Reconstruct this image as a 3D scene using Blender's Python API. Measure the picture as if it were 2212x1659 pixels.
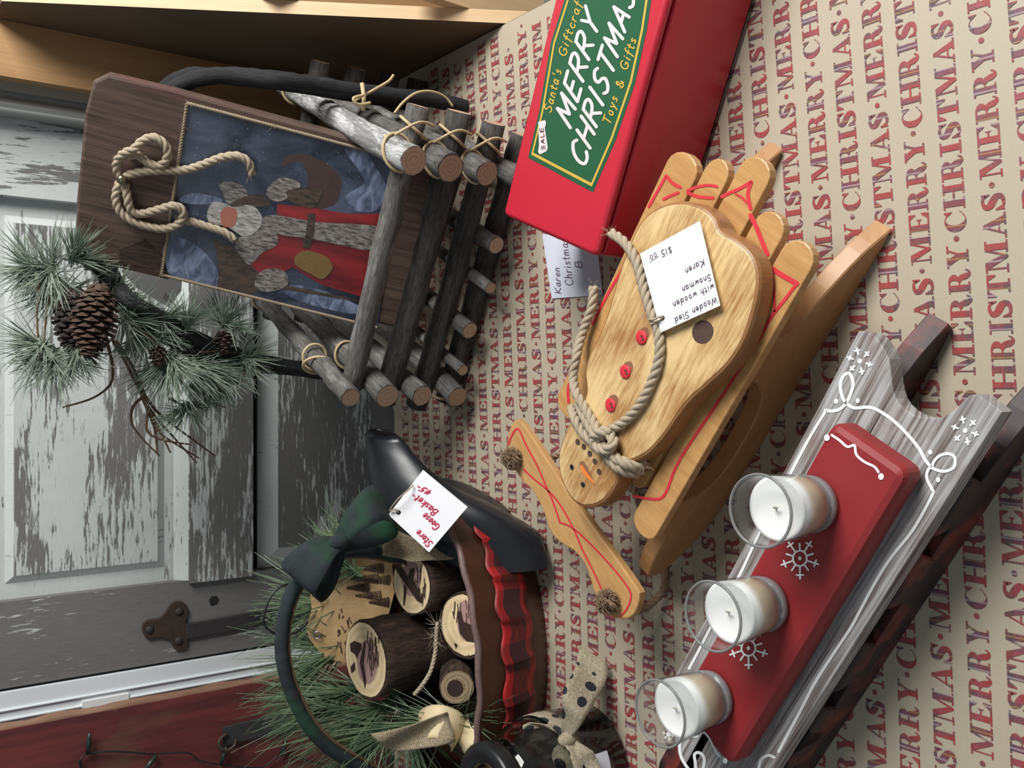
import bpy, bmesh, math, random
from mathutils import Vector, Matrix
random.seed(7)
for o in list(bpy.data.objects): bpy.data.objects.remove(o)
scene = bpy.context.scene
COL = scene.collection

# ------------------------------------------------------------------ camera (the phone was held sideways: image left is up in the room)
TH = math.radians(38.0); FPX = 1912.0; CAMH = .8
FW = Vector((0, math.cos(TH), -math.sin(TH))); UP = Vector((0, math.sin(TH), math.cos(TH))); RT = Vector((1, 0, 0))
CP = Vector((0, 0, CAMH))
cd = bpy.data.cameras.new('camera'); cam = bpy.data.objects.new('camera', cd); COL.objects.link(cam)
cd.sensor_fit = 'HORIZONTAL'; cd.sensor_width = 36; cd.lens = 36 * FPX / 2212; cd.clip_start = .01
cam.matrix_world = Matrix.Translation(CP) @ Matrix((-UP, RT, -FW)).transposed().to_4x4()
scene.camera = cam

# ------------------------------------------------------------------ light
w = bpy.data.worlds.new('room_light'); scene.world = w; w.use_nodes = True
w.node_tree.nodes['Background'].inputs[0].default_value = (.80, .90, 1.0, 1)
w.node_tree.nodes['Background'].inputs[1].default_value = .17
def area(name, loc, target, sx, sy, power, col):
    l = bpy.data.lights.new(name, 'AREA'); l.shape = 'RECTANGLE'; l.size = sx; l.size_y = sy; l.energy = power; l.color = col
    o = bpy.data.objects.new(name, l); COL.objects.link(o); o.location = loc
    o.rotation_euler = (Vector(target) - Vector(loc)).to_track_quat('-Z', 'Y').to_euler()
area('daylight_window', (1.68, .40, 1.72), (-.05, .90, .05), 1.15, 1.15, 90, (1, .985, .96))
area('front_fill', (-1.6, -.5, 1.9), (-.2, 1.2, .2), 1.4, 1.2, 6, (.88, .95, 1))  # added weak fill lamp from the front left, not a real window
vs = scene.view_settings; vs.view_transform = 'Standard'; vs.look = 'None'; vs.gamma = 1; vs.use_curve_mapping = False
vs.exposure = .0

# ------------------------------------------------------------------ where a line of sight meets a surface
def ray(x, y): return FW * FPX + RT * (829.5 - y) - UP * (x - 1106)
def G(x, y, z=0.0):
    r = ray(x, y); return CP + r * ((z - CAMH) / r.z)
def GY(x, y, Y):
    r = ray(x, y); return CP + r * (Y / r.y)
def GX(x, y, X):
    r = ray(x, y); return CP + r * (X / r.x)
def onplane(x, y, p, n):
    r = ray(x, y); return CP + r * ((p - CP).dot(n) / r.dot(n))

# ------------------------------------------------------------------ mesh helpers
def rootmat(o):
    m = Matrix.Identity(4)
    while o is not None:
        m = o.matrix_basis @ m; o = o.parent
    return m
class MB:
    def __init__(s, lift=False): s.v = []; s.f = []; s.uv = []; s.sm = []; s.lift = lift; s.k = 0
    def add(s, vs_, fs, uv=None, smooth=False):
        b = len(s.v); vs_ = [Vector(p) for p in vs_]
        if s.lift:                       # successive brush strokes lie a hair above each other
            f = fs[0]; n = (vs_[f[1]] - vs_[f[0]]).cross(vs_[f[2]] - vs_[f[0]]); s.k += 1
            if n.length > 0:
                n.normalize(); n = n if n.dot(CP - vs_[f[0]]) > 0 else -n; vs_ = [p + n * 2.2e-5 * (s.k % 13) for p in vs_]
        s.v += vs_
        s.uv += list(uv) if uv else [(p[0], p[1] if abs(p[1]) > 1e-9 else p[2]) for p in vs_]
        s.f += [tuple(i + b for i in f) for f in fs]; s.sm += [smooth] * len(fs); return s
    def box(s, x0, x1, y0, y1, z0, z1, T=None, uv=None):
        c = [(x, y, z) for x in (x0, x1) for y in (y0, y1) for z in (z0, z1)]
        fs = [(0, 1, 3, 2), (4, 6, 7, 5), (0, 4, 5, 1), (2, 3, 7, 6), (0, 2, 6, 4), (1, 5, 7, 3)]
        u = [(p[0], p[2]) if uv == 'xz' else (p[2], p[0]) if uv == 'zx' else (p[1], p[2]) if uv == 'yz' else (p[0], p[1] + .3 * p[2]) for p in c]
        return s.add([T(p) if T else p for p in c], fs, u)
    def prism(s, poly, z0, z1, T=None, bev=0.0, smooth=False):
        n = len(poly); a = sum(poly[i][0] * poly[(i + 1) % n][1] - poly[(i + 1) % n][0] * poly[i][1] for i in range(n))
        if a < 0: poly = poly[::-1]
        def ins(d):
            out = []
            for i in range(n):
                p, q, r = Vector(poly[i - 1]), Vector(poly[i]), Vector(poly[(i + 1) % n])
                e1 = (q - p).normalized(); e2 = (r - q).normalized()
                m = Vector((-e1.y - e2.y, e1.x + e2.x)); l = m.length
                m = m / l if l > 1e-6 else Vector((-e1.y, e1.x))
                k = d / max(.5, m.dot(Vector((-e1.y, e1.x))))
                out.append(q + m * k)
            return out
        rings = [(poly, z0)]
        if bev > 0: rings = [(ins(bev), z0), (poly, z0 + bev), (poly, z1 - bev), (ins(bev * .3), z1 - bev * .3), (ins(bev), z1)]
        else: rings = [(poly, z0), (poly, z1)]
        vs_, uv = [], []
        for rg, z in rings:
            for p in rg: vs_.append((p[0], p[1], z)); uv.append((p[0], p[1] + (z - z1) * .5))
        fs = []
        for k in range(len(rings) - 1):
            for i in range(n):
                j = (i + 1) % n; fs.append((k * n + i, k * n + j, (k + 1) * n + j, (k + 1) * n + i))
        m = (len(rings) - 1) * n
        b = len(s.v); s.add([T(p) if T else p for p in vs_], fs, uv, smooth)
        s.f += [tuple(b + m + i for i in range(n)), tuple(b + i for i in range(n))[::-1]]; s.sm += [False, False]
        return s
    def tube(s, pts, r, seg=10, cap=True, rough=0.0, flat=None, smooth=True, closed=False, uoff=None):
        pts = [Vector(p) for p in pts]; n = len(pts)
        rr = r if isinstance(r, (list, tuple)) else [r] * n
        tg = []
        for i in range(n):
            if closed: d = pts[(i + 1) % n] - pts[i - 1]
            else: d = pts[min(i + 1, n - 1)] - pts[max(i - 1, 0)]
            tg.append(d.normalized() if d.length > 1e-9 else Vector((0, 0, 1)))
        ref = flat if flat else (Vector((0, 0, 1)) if abs(tg[0].z) < .9 else Vector((1, 0, 0)))
        nn = (ref - tg[0] * ref.dot(tg[0])).normalized(); vs_, uv = [], []; L = 0; u0 = random.random() * 9 if uoff is None else uoff
        for i in range(n):
            if i: L += (pts[i] - pts[i - 1]).length
            nn = (nn - tg[i] * nn.dot(tg[i])).normalized(); bb = tg[i].cross(nn)
            for k in range(seg):
                a = 2 * math.pi * k / seg; q = rr[i] * (1 + (random.uniform(-rough, rough) if rough else 0))
                vs_.append(pts[i] + nn * math.cos(a) * q + bb * math.sin(a) * q); uv.append((u0 + (a if a < math.pi else 2 * math.pi - a) * rr[i], L + u0))
        fs = []
        for i in range(n if closed else n - 1):
            i2 = (i + 1) % n
            for k in range(seg):
                k2 = (k + 1) % seg; fs.append((i * seg + k, i * seg + k2, i2 * seg + k2, i2 * seg + k))
        b = len(s.v); s.add(vs_, fs, uv, smooth)
        if cap and not closed:
            s.f += [tuple(b + k for k in range(seg))[::-1], tuple(b + (n - 1) * seg + k for k in range(seg))]; s.sm += [False, False]
        return s
    def lathe(s, prof, c, seg=32, smooth=True, axis=None):
        vs_, uv = [], []; T = axis or (lambda p: Vector(c) + Vector(p))
        for r, z in prof:
            for k in range(seg):
                a = 2 * math.pi * k / seg; vs_.append(T((r * math.cos(a), r * math.sin(a), z))); uv.append((r * math.cos(a), r * math.sin(a) + z))
        fs = []
        for i in range(len(prof) - 1):
            for k in range(seg):
                k2 = (k + 1) % seg; fs.append((i * seg + k, i * seg + k2, (i + 1) * seg + k2, (i + 1) * seg + k))
        return s.add(vs_, fs, uv, smooth)
    def disc(s, c, n, r, seg=20, uv=True, jit=0):
        n = Vector(n).normalized(); a = n.orthogonal().normalized(); b = n.cross(a); c = Vector(c)
        vs_ = [c]; u = [(0, 0)]
        for k in range(seg):
            t = 2 * math.pi * k / seg; q = r * (1 + random.uniform(-jit, jit)); vs_.append(c + a * math.cos(t) * q + b * math.sin(t) * q); u.append((math.cos(t) * q, math.sin(t) * q))
        return s.add(vs_, [(0, k + 1, (k + 1) % seg + 1) for k in range(seg)], u)
    def grid(s, fn, nu, nv, smooth=True, uvf=None):
        vs_, uv = [], []
        for i in range(nu + 1):
            for j in range(nv + 1):
                u, v = i / nu, j / nv; vs_.append(fn(u, v)); uv.append(uvf(u, v) if uvf else (u, v))
        fs = [(i * (nv + 1) + j, (i + 1) * (nv + 1) + j, (i + 1) * (nv + 1) + j + 1, i * (nv + 1) + j + 1) for i in range(nu) for j in range(nv)]
        return s.add(vs_, fs, uv, smooth)
    def ball(s, c, r, seg=12, sq=(1, 1, 1)):
        pr = [(r * math.sin(math.pi * i / 8), -r * math.cos(math.pi * i / 8)) for i in range(9)]; c = Vector(c)
        return s.lathe(pr, c, seg, True, lambda p: c + Vector((p[0] * sq[0], p[1] * sq[1], p[2] * sq[2])))
    def build(s, name, mat, parent=None, kind=None, solid=0.0):
        me = bpy.data.meshes.new(name); P = rootmat(parent).inverted()
        me.from_pydata([P @ v for v in s.v], [], s.f)
        uvl = me.uv_layers.new(name='UVMap')
        li = [0] * len(me.loops); me.loops.foreach_get('vertex_index', li)
        flat = []
        for i in li: flat += [s.uv[i][0], s.uv[i][1]]
        uvl.data.foreach_set('uv', flat)
        me.polygons.foreach_set('use_smooth', s.sm[:len(me.polygons)])
        me.materials.append(mat); me.validate(); me.update()
        o = bpy.data.objects.new(name, me); COL.objects.link(o)
        if parent: o.parent = parent
        if kind: o['kind'] = kind
        if solid:
            m = o.modifiers.new('thickness', 'SOLIDIFY'); m.thickness = solid; m.offset = 0
        return o
def tag(o, label, cat, group=None):
    o['label'] = label; o['category'] = cat
    if group: o['group'] = group
    return o
def thing(name, label, cat, loc, rz=0, group=None):
    o = bpy.data.objects.new(name, None); COL.objects.link(o); o.location = loc; o.rotation_euler = (0, 0, rz); o.empty_display_size = .02
    return tag(o, label, cat, group)
def structure(o): o['kind'] = 'structure'; return o
def cr(P, n=8, closed=False):
    P = [Vector(p) for p in P]; out = []; m = len(P)
    for i in range(m if closed else m - 1):
        if closed: a, b, c, d = P[i - 1], P[i], P[(i + 1) % m], P[(i + 2) % m]
        else: a, b, c, d = P[max(i - 1, 0)], P[i], P[i + 1], P[min(i + 2, m - 1)]
        for k in range(n):
            t = k / n; out.append(.5 * ((2 * b) + (c - a) * t + (2 * a - 5 * b + 4 * c - d) * t * t + (3 * b - a - 3 * c + d) * t ** 3))
    if not closed: out.append(P[-1])
    return out
def resample(P, step):
    out = [P[0]]; acc = 0
    for i in range(1, len(P)):
        d = (P[i] - P[i - 1]).length
        while acc + d >= step and d > 0:
            t = (step - acc) / d; q = P[i - 1].lerp(P[i], t); out.append(q); P = P[:i - 1] + [q] + P[i:]; d = (P[i] - P[i - 1]).length; acc = 0
        acc += d
    out.append(P[-1]); return out
def rope(mb, pts, r, turns=None, n=8):
    P = resample(cr(pts, n), r * .55)
    L = len(P); tw = 2 * math.pi / (r * 5.2)
    tg = [(P[min(i + 1, L - 1)] - P[max(i - 1, 0)]).normalized() for i in range(L)]
    ref = Vector((0, 0, 1)) if abs(tg[0].z) < .9 else Vector((1, 0, 0)); nn = (ref - tg[0] * ref.dot(tg[0])).normalized(); fr = []
    for i in range(L):
        nn = (nn - tg[i] * nn.dot(tg[i])).normalized(); fr.append((nn.copy(), tg[i].cross(nn)))
    for k in range(3):
        q = []; acc = 0
        for i in range(L):
            if i: acc += (P[i] - P[i - 1]).length
            a = acc * tw + k * 2.0944; q.append(P[i] + (fr[i][0] * math.cos(a) + fr[i][1] * math.sin(a)) * r * .48)
        mb.tube(q, r * .56, 7)
    return mb
def fuzz(mb, pts, r, n, ln):
    for i in range(n):
        p = random.choice(pts); d = Vector((random.gauss(0, 1), random.gauss(0, 1), random.gauss(0, 1))).normalized()
        q = p + d * r * .8; e = q + d * ln * random.uniform(.5, 1) + Vector((random.uniform(-1, 1), random.uniform(-1, 1), random.uniform(-1, 1))) * ln * .5
        mb.tube([q, e], [.00025, .0001], 3, False)

# ------------------------------------------------------------------ materials
MATS = {}
class ND:
    def __init__(s, name):
        s.m = bpy.data.materials.new(name); s.m.use_nodes = True; s.t = s.m.node_tree; s.b = s.t.nodes['Principled BSDF']; MATS[name] = s.m
    def n(s, ty, **k):
        x = s.t.nodes.new(ty)
        for a, v in k.items(): setattr(x, a, v)
        return x
    def l(s, a, b): s.t.links.new(a, b)
    def put(s, inp, v):
        if isinstance(v, bpy.types.NodeSocket): s.l(v, inp)
        else: inp.default_value = (tuple(v) + (1,) if isinstance(v, (tuple, list)) and len(v) == 3 and inp.type == 'RGBA' else v)
    def vec(s, sc=(1, 1, 1), src='UV', rot=0.0):
        tc = s.n('ShaderNodeTexCoord'); mp = s.n('ShaderNodeMapping'); s.l(tc.outputs[src], mp.inputs[0])
        mp.inputs['Scale'].default_value = sc; mp.inputs['Rotation'].default_value = (0, 0, rot); return mp.outputs[0]
    def noise(s, v, sc=1.0, det=4.0, rough=.55, dist=0.0):
        x = s.n('ShaderNodeTexNoise'); s.l(v, x.inputs['Vector']); x.inputs['Scale'].default_value = sc; x.inputs['Detail'].default_value = det
        x.inputs['Roughness'].default_value = rough; x.inputs['Distortion'].default_value = dist; return x.outputs[0]
    def vor(s, v, sc=1.0, feat='F1'):
        x = s.n('ShaderNodeTexVoronoi'); x.feature = feat; s.l(v, x.inputs['Vector']); x.inputs['Scale'].default_value = sc; return x.outputs[0]
    def ramp(s, f, st, const=False):
        x = s.n('ShaderNodeValToRGB'); s.l(f, x.inputs[0]); e = x.color_ramp.elements
        if const: x.color_ramp.interpolation = 'CONSTANT'
        while len(e) < len(st): e.new(.5)
        for i, (p, c) in enumerate(st): e[i].position = p; e[i].color = (c, c, c, 1) if not isinstance(c, (tuple, list)) else tuple(c) + (1,)
        return x.outputs[0]
    def mix(s, f, a, b, mode='MIX'):
        x = s.n('ShaderNodeMix', data_type='RGBA', blend_type=mode); s.put(x.inputs[0], f); s.put(x.inputs[6], a); s.put(x.inputs[7], b); return x.outputs[2]
    def math(s, op, a, b=0.0):
        x = s.n('ShaderNodeMath', operation=op); s.put(x.inputs[0], a); s.put(x.inputs[1], b); return x.outputs[0]
    def sep(s, v):
        x = s.n('ShaderNodeSeparateXYZ'); s.l(v, x.inputs[0]); return x.outputs
    def bump(s, h, st=.5, d=.001):
        x = s.n('ShaderNodeBump'); s.l(h, x.inputs['Height']); x.inputs['Strength'].default_value = st; x.inputs['Distance'].default_value = d
        s.l(x.outputs[0], s.b.inputs['Normal'])
    def done(s, col, rough=.6, **k):
        s.put(s.b.inputs['Base Color'], col); s.put(s.b.inputs['Roughness'], rough)
        for a, v in k.items(): s.put(s.b.inputs[a.replace('_', ' ')], v)
        return s.m
def plain(name, col, rough=.6, var=.12, sc=60, bump=.15, **k):
    N = ND(name); v = N.vec((1, 1, 1), 'Object'); f = N.noise(v, sc, 5)
    c = N.mix(f, tuple(x * (1 - var) for x in col), tuple(min(1, x * (1 + var)) for x in col))
    if bump: N.bump(f, bump, .001)
    return N.done(c, rough, **k)
def wood(name, c1, c2, along=(60, 5), rough=.5, bump=.25, rings=0.0, **k):
    N = ND(name); v = N.vec((along[0], along[1], 1)); f = N.noise(v, 1, 6, .6, .6); fine = N.noise(N.vec((along[0] * 8, along[1] * 3, 1)), 1, 3)
    g = N.mix(.35, f, fine); g = N.ramp(g, [(.32, 0), (.68, 1)]); c = N.mix(g, c1, c2)
    N.bump(g, bump, .0006); return N.done(c, rough, **k)
def chipped(name, amount, paint=(.56, .59, .57), wcol=((.105, .103, .10), (.215, .21, .205)), sw=False, fine=1.0, rough=.75):
    N = ND(name); a = (190 * fine, 20 * fine, 1); b = (14, 3.2, 1); c3 = (420, 40, 1)
    if sw: a, b, c3 = [(q[1], q[0], 1) for q in (a, b, c3)]
    n1 = N.noise(N.vec(a), 1, 8, .70); n2 = N.noise(N.vec(b), 1, 3); gr = N.noise(N.vec(c3), 1, 4, .7)
    s = N.math('ADD', N.math('MULTIPLY', n1, .62), N.math('MULTIPLY', n2, .55))
    f = N.ramp(s, [(max(0, amount - .008), 0), (min(1, amount + .008), 1)])
    w_ = N.mix(gr, wcol[0], wcol[1]); pt = N.mix(N.noise(N.vec((30, 30, 1)), 1, 4), tuple(x * .9 for x in paint), tuple(x * 1.06 for x in paint))
    pt = N.mix(N.ramp(gr, [(.3, .25), (.45, 0)]), pt, wcol[1])
    N.bump(N.mix(.25, f, gr), .6, .0012); return N.done(N.mix(f, w_, pt), rough)
chipped('door_paint', .565, sw=True); chipped('door_rail_paint', .615, sw=True); chipped('door_stile_bare', .70); chipped('door_moulding', .47, sw=True)
chipped('door_stile_right', .555, fine=.8); chipped('door_lower', .635, sw=True)
plain('white_vinyl', (.80, .85, .87), .28, .04, 8, .03); plain('gray_jamb', (.36, .365, .34), .4, .06, 10, .05); plain('gap_black', (.01, .011, .012), .8)
wood('orange_board', (.36, .20, .085), (.50, .30, .14), (40, 3)); wood('pine_shaded', (.115, .075, .042), (.15, .10, .057), (30, 3), .75); wood('pine_lit', (.58, .40, .215), (.70, .51, .30), (80, 8))  # same pine board: shade put into the side colour, light into the edge
N = ND('barn_red'); v = N.vec((60, 6, 1)); f = N.noise(v, 1, 5); g = N.noise(N.vec((9, 4, 1)), 1, 4)
c = N.mix(N.ramp(f, [(.4, 0), (.65, 1)]), (.085, .014, .015), (.15, .026, .024)); c = N.mix(N.ramp(g, [(.56, 0), (.66, .7)]), c, (.11, .06, .035)); N.bump(f, .3, .001); N.done(c, .7)
wood('barn_edge', (.16, .075, .045), (.30, .18, .12), (60, 6), .8); plain('rusty_iron', (.055, .035, .025), .65, .5, 90, .5, Metallic=.3); plain('black_iron', (.03, .027, .027), .7, .3, 80, .4)
plain('black_wire', (.012, .012, .014), .45, .1); plain('green_bulb', (.02, .035, .03), .3, .1); plain('chalk_white', (.86, .88, .87), .5, .03, 40, .05)
N = ND('kraft_paper'); v = N.vec((1, 1, 1), 'Object'); f = N.noise(v, 500, 4); g = N.noise(v, 7, 3)
c = N.mix(f, (.395, .335, .25), (.485, .42, .325)); N.bump(N.mix(.08, g, f), .12, .004); N.done(c, .50)
# tartan print: warp and weft bands over the letters
N = ND('tartan_print'); v = N.vec((1, 1, 1), 'Object'); o3 = N.sep(v)
def band(src, per, st):
    q = N.math('FRACT', N.math('MULTIPLY', src, 1 / per)); return N.ramp(q, st, True)
RED, NAV, PUR, DK = (.30, .018, .026), (.018, .024, .095), (.095, .032, .045), (.06, .035, .035)
bx_ = band(o3[0], .0297, [(0, RED), (.34, PUR), (.50, NAV), (.66, DK), (.74, (.42, .30, .06)), (.77, PUR), (.9, RED)])
by_ = band(o3[1], .033, [(0, PUR), (.25, RED), (.62, RED), (.8, (.25, .04, .08))])
tw = N.math('GREATER_THAN', N.math('FRACT', N.math('MULTIPLY', N.math('ADD', o3[0], o3[1]), 900.)), .5)
c = N.mix(.42, bx_, by_); c = N.mix(N.math('MULTIPLY', tw, .14), c, (.36, .24, .21))
ln = N.math('LESS_THAN', N.math('ABSOLUTE', N.math('SUBTRACT', N.math('FRACT', N.math('MULTIPLY', o3[0], 1 / .0297)), .57)), .03)
c = N.mix(N.math('MULTIPLY', N.math('MULTIPLY', ln, tw), .75), c, (.6, .52, .45))
c = N.mix(N.ramp(N.noise(v, 900, 3), [(.35, .16), (.6, 0)]), c, (.44, .35, .26)); N.done(c, .5)
def bark(name, c1, c2, c3, thr=.6, bump=.9):
    N = ND(name); f = N.mix(.5, N.noise(N.vec((170, 16, 1)), 1, 6, .7, .6), N.noise(N.vec((480, 70, 1)), 1, 5, .7, .4)); g = N.noise(N.vec((60, 14, 1)), 1, 5, .65)
    c = N.mix(N.ramp(f, [(.43, 0), (.58, 1)]), c1, c2); c = N.mix(N.math('MULTIPLY', N.ramp(g, [(thr - .02, 0), (thr + .06, 1)]), N.ramp(f, [(.4, .2), (.55, 1)])), c, c3); N.bump(f, bump, .0045); return N.done(c, .85)
bark('bark_dark', (.030, .027, .024), (.095, .088, .080), (.13, .125, .115), .62); bark('bark_gray', (.075, .07, .065), (.18, .17, .155), (.26, .25, .235), .56); bark('bark_pale', (.15, .145, .14), (.36, .355, .345), (.62, .62, .61), .5)
bark('bark_black', (.006, .0065, .0075), (.022, .023, .025), (.04, .042, .044), .62, .5); bark('bark_brown', (.018, .010, .007), (.075, .042, .028), (.12, .08, .055), .62)
def endgrain(name, c1, c2, sc=55):
    N = ND(name); v = N.vec((1, 1, 1)); x = N.n('ShaderNodeTexWave', wave_type='RINGS', rings_direction='SPHERICAL'); N.l(v, x.inputs[0]); x.inputs['Scale'].default_value = sc
    x.inputs['Distortion'].default_value = 2.5; x.inputs['Detail'].default_value = 3; x.inputs['Detail Scale'].default_value = 2
    f = N.mix(.5, x.outputs[0], N.noise(v, 300, 4)); N.bump(f, .2, .0006); return N.done(N.mix(f, c1, c2), .8)
endgrain('cut_wood', (.33, .215, .14), (.50, .36, .25)); endgrain('cut_cream', (.58, .43, .23), (.80, .64, .40), 30); endgrain('cut_raw', (.15, .10, .05), (.42, .32, .20), 60)
plain('raffia', (.52, .40, .22), .5, .2, 200); plain('jute', (.40, .33, .235), .9, .25, 600, .4); plain('jute_dark', (.27, .185, .115), .9, .3, 600, .5); plain('twine', (.30, .24, .165), .9, .25, 500)
N = ND('old_board'); f = N.noise(N.vec((150, 6, 1)), 1, 7, .65, .6); g = N.noise(N.vec((10, 6, 1)), 1, 4)
c = N.mix(N.ramp(f, [(.33, 0), (.67, 1)]), (.045, .027, .02), (.15, .098, .074)); c = N.mix(N.ramp(g, [(.58, 0), (.72, .6)]), c, (.12, .030, .032)); N.bump(f, .4, .0008); N.done(c, .7)
wood('old_board_edge', (.16, .10, .07), (.30, .20, .14), (30, 20), .7)
N = ND('winter_print'); f = N.noise(N.vec((22, 16, 1), 'UV', .6), 1, 5, .6, .8); g = N.noise(N.vec((7, 6, 1)), 1, 3); sn = N.vor(N.vec((150, 150, 1)), 1)
c = N.mix(N.ramp(f, [(.38, 0), (.72, 1)]), (.014, .019, .034), (.085, .105, .16)); c = N.mix(N.ramp(g, [(.5, 0), (.75, .8)]), c, (.17, .205, .30)); c = N.mix(N.ramp(sn, [(.05, .8), (.10, 0)]), c, (.6, .62, .7)); N.done(c, .38)
N = ND('print_red'); f = N.noise(N.vec((26, 7, 1)), 1, 4); N.done(N.mix(N.ramp(f, [(.35, 0), (.65, 1)]), (.09, .008, .012), (.42, .030, .034)), .38)
N = ND('print_fur'); f = N.ramp(N.noise(N.vec((300, 70, 1)), 1, 6, .7), [(.4, 0), (.6, 1)]); N.done(N.mix(f, (.07, .055, .045), (.40, .36, .32)), .4)
N = ND('print_beard'); f = N.ramp(N.noise(N.vec((320, 60, 1)), 1, 6, .7), [(.38, 0), (.6, 1)]); N.done(N.mix(f, (.20, .18, .16), (.66, .63, .58)), .4)
N = ND('print_brown'); f = N.ramp(N.noise(N.vec((160, 50, 1)), 1, 6, .7), [(.35, 0), (.65, 1)]); N.done(N.mix(f, (.02, .020, .014), (.14, .085, .055)), .4)
N = ND('print_snow'); f = N.noise(N.vec((30, 60, 1)), 1, 5, .6, .8); N.done(N.mix(N.ramp(f, [(.4, 0), (.65, 1)]), (.07, .09, .15), (.30, .36, .52)), .4)
plain('print_skin', (.48, .17, .115), .4, .12, 200, 0); plain('print_gold', (.24, .14, .045), .4, .4, 400, 0); plain('print_deer', (.075, .042, .035), .4, .3, 90, 0); plain('brass', (.30, .26, .17), .25, .1, 60, 0, Metallic=.9)
N = ND('pine_needle'); f = N.noise(N.vec((25, 25, 1), 'Object'), 1, 3); N.done(N.mix(N.ramp(f, [(.35, 0), (.7, 1)]), (.035, .072, .045), (.15, .20, .13)), .5)
N = ND('frosted_needle'); f = N.noise(N.vec((30, 30, 30), 'Object'), 1, 3); N.done(N.mix(N.ramp(f, [(.3, 0), (.7, 1)]), (.055, .095, .065), (.26, .31, .23)), .55)
N = ND('goose_needle'); f = N.noise(N.vec((40, 40, 40), 'Object'), 1, 3); N.done(N.mix(N.ramp(f, [(.3, 0), (.7, 1)]), (.03, .07, .04), (.16, .22, .11)), .45)
plain('cone_scale', (.085, .05, .034), .75, .4, 200, .3); plain('cone_dark', (.035, .025, .02), .8, .4, 200, .3); plain('twig', (.15, .085, .05), .7, .3, 200); plain('dark_stem', (.012, .018, .014), .8, .3)
plain('box_red', (.50, .015, .036), .40, .05, 6, .02, Coat_Weight=.25, Coat_Roughness=.3); plain('label_green', (.014, .092, .040), .4, .1, 6, 0); plain('label_gold', (.60, .38, .06), .45, .1, 200, 0); plain('label_pink', (.82, .60, .60), .5, .03, 60, 0); plain('ink_black', (.012, .012, .014), .5, .1, 60, 0); plain('box_foot', (.01, .01, .012), .6)
plain('card_white', (.90, .90, .92), .55, .02, 60, .03); plain('card_gray', (.60, .62, .70), .6, .02, 60, .03); plain('ink_violet', (.10, .06, .10), .5, .1, 60, 0); plain('ink_red', (.55, .02, .07), .5, .1, 60, 0); plain('ink_gray', (.22, .20, .22), .5, .1, 60, 0)
wood('sled_wood', (.40, .20, .065), (.60, .345, .135), (70, 7), .35, .15, Coat_Weight=.15, Coat_Roughness=.25); wood('runner_wood', (.34, .17, .065), (.47, .255, .11), (9, 60), .4, .1)
wood('bar_wood', (.44, .235, .085), (.60, .355, .145), (9, 110), .4, .12); plain('line_red', (.62, .035, .05), .45, .1, 90, 0)
N = ND('snowman_wood'); f = N.noise(N.vec((22, 260, 1)), 1, 6, .7, .3); g = N.noise(N.vec((9, 14, 1)), 1, 5)
s_ = N.math('ADD', N.math('MULTIPLY', f, .45), N.math('MULTIPLY', g, .65)); c = N.mix(N.ramp(s_, [(.46, 0), (.63, 1)]), (.36, .175, .058), (.73, .53, .26)); N.bump(f, .15, .0005); N.done(c, .38, Coat_Weight=.2, Coat_Roughness=.3)
wood('snowman_edge', (.24, .105, .035), (.36, .175, .062), (9, 60), .4, .1); plain('knot_brown', (.075, .042, .032), .6, .25, 200); plain('carrot', (.80, .22, .04), .5, .1, 300, 0); plain('cheek', (.26, .115, .06), .5, .1, 300, 0)
N = ND('weathered_wood'); f = N.mix(.45, N.noise(N.vec((5, 330, 1)), 1, 5, .6, .3), N.noise(N.vec((9, 120, 1)), 1, 4)); g = N.noise(N.vec((14, 40, 1)), 1, 4)
c = N.mix(N.ramp(f, [(.41, 0), (.57, 1)]), (.13, .10, .088), (.42, .42, .415)); c = N.mix(N.ramp(g, [(.55, 0), (.75, .7)]), c, (.21, .14, .115)); N.bump(f, .6, .0012); N.done(c, .8)
plain('block_red', (.26, .018, .022), .55, .1, 30, .06)
N = ND('runner_paint'); f = N.noise(N.vec((8, 8, 8), 'Object'), 3, 4); N.bump(f, .2, .001); N.done(N.mix(N.ramp(f, [(.50, 0), (.66, 1)]), (.024, .012, .013), (.17, .030, .022)), .55)
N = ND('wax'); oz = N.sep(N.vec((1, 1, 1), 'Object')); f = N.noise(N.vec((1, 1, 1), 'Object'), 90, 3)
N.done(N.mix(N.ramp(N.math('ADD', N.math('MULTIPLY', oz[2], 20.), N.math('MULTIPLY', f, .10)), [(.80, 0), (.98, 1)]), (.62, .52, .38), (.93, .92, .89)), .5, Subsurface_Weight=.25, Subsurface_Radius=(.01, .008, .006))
plain('wick_base', (.5, .5, .5), .5); plain('wick', (.5, .47, .40), .9, .2, 300)
N = ND('clear_glass'); tr = N.n('ShaderNodeBsdfTransparent'); tr.inputs[0].default_value = (.93, .94, .94, 1); gl = N.n('ShaderNodeBsdfGlossy'); gl.inputs[1].default_value = .03
gm = N.n('ShaderNodeNewGeometry'); dp = N.n('ShaderNodeVectorMath', operation='DOT_PRODUCT'); N.l(gm.outputs['Incoming'], dp.inputs[0]); N.l(gm.outputs['Normal'], dp.inputs[1])
sch = N.math('ADD', N.math('MULTIPLY', N.math('POWER', N.math('SUBTRACT', 1., N.math('ABSOLUTE', dp.outputs['Value'])), 5.), .75), .035); mx = N.n('ShaderNodeMixShader'); N.l(sch, mx.inputs[0]); N.l(tr.outputs[0], mx.inputs[1]); N.l(gl.outputs[0], mx.inputs[2]); N.l(mx.outputs[0], N.t.nodes['Material Output'].inputs[0])
N = ND('rim_glass'); N.done((.33, .34, .33), .08, Transmission_Weight=.45, IOR=1.3)
N = ND('foot_glass'); N.done((.60, .61, .61), .08, Transmission_Weight=.6, IOR=1.3)
N = ND('jar_glass'); N.done((.80, .84, .82), .04, Transmission_Weight=1.0, IOR=1.45)
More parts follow.
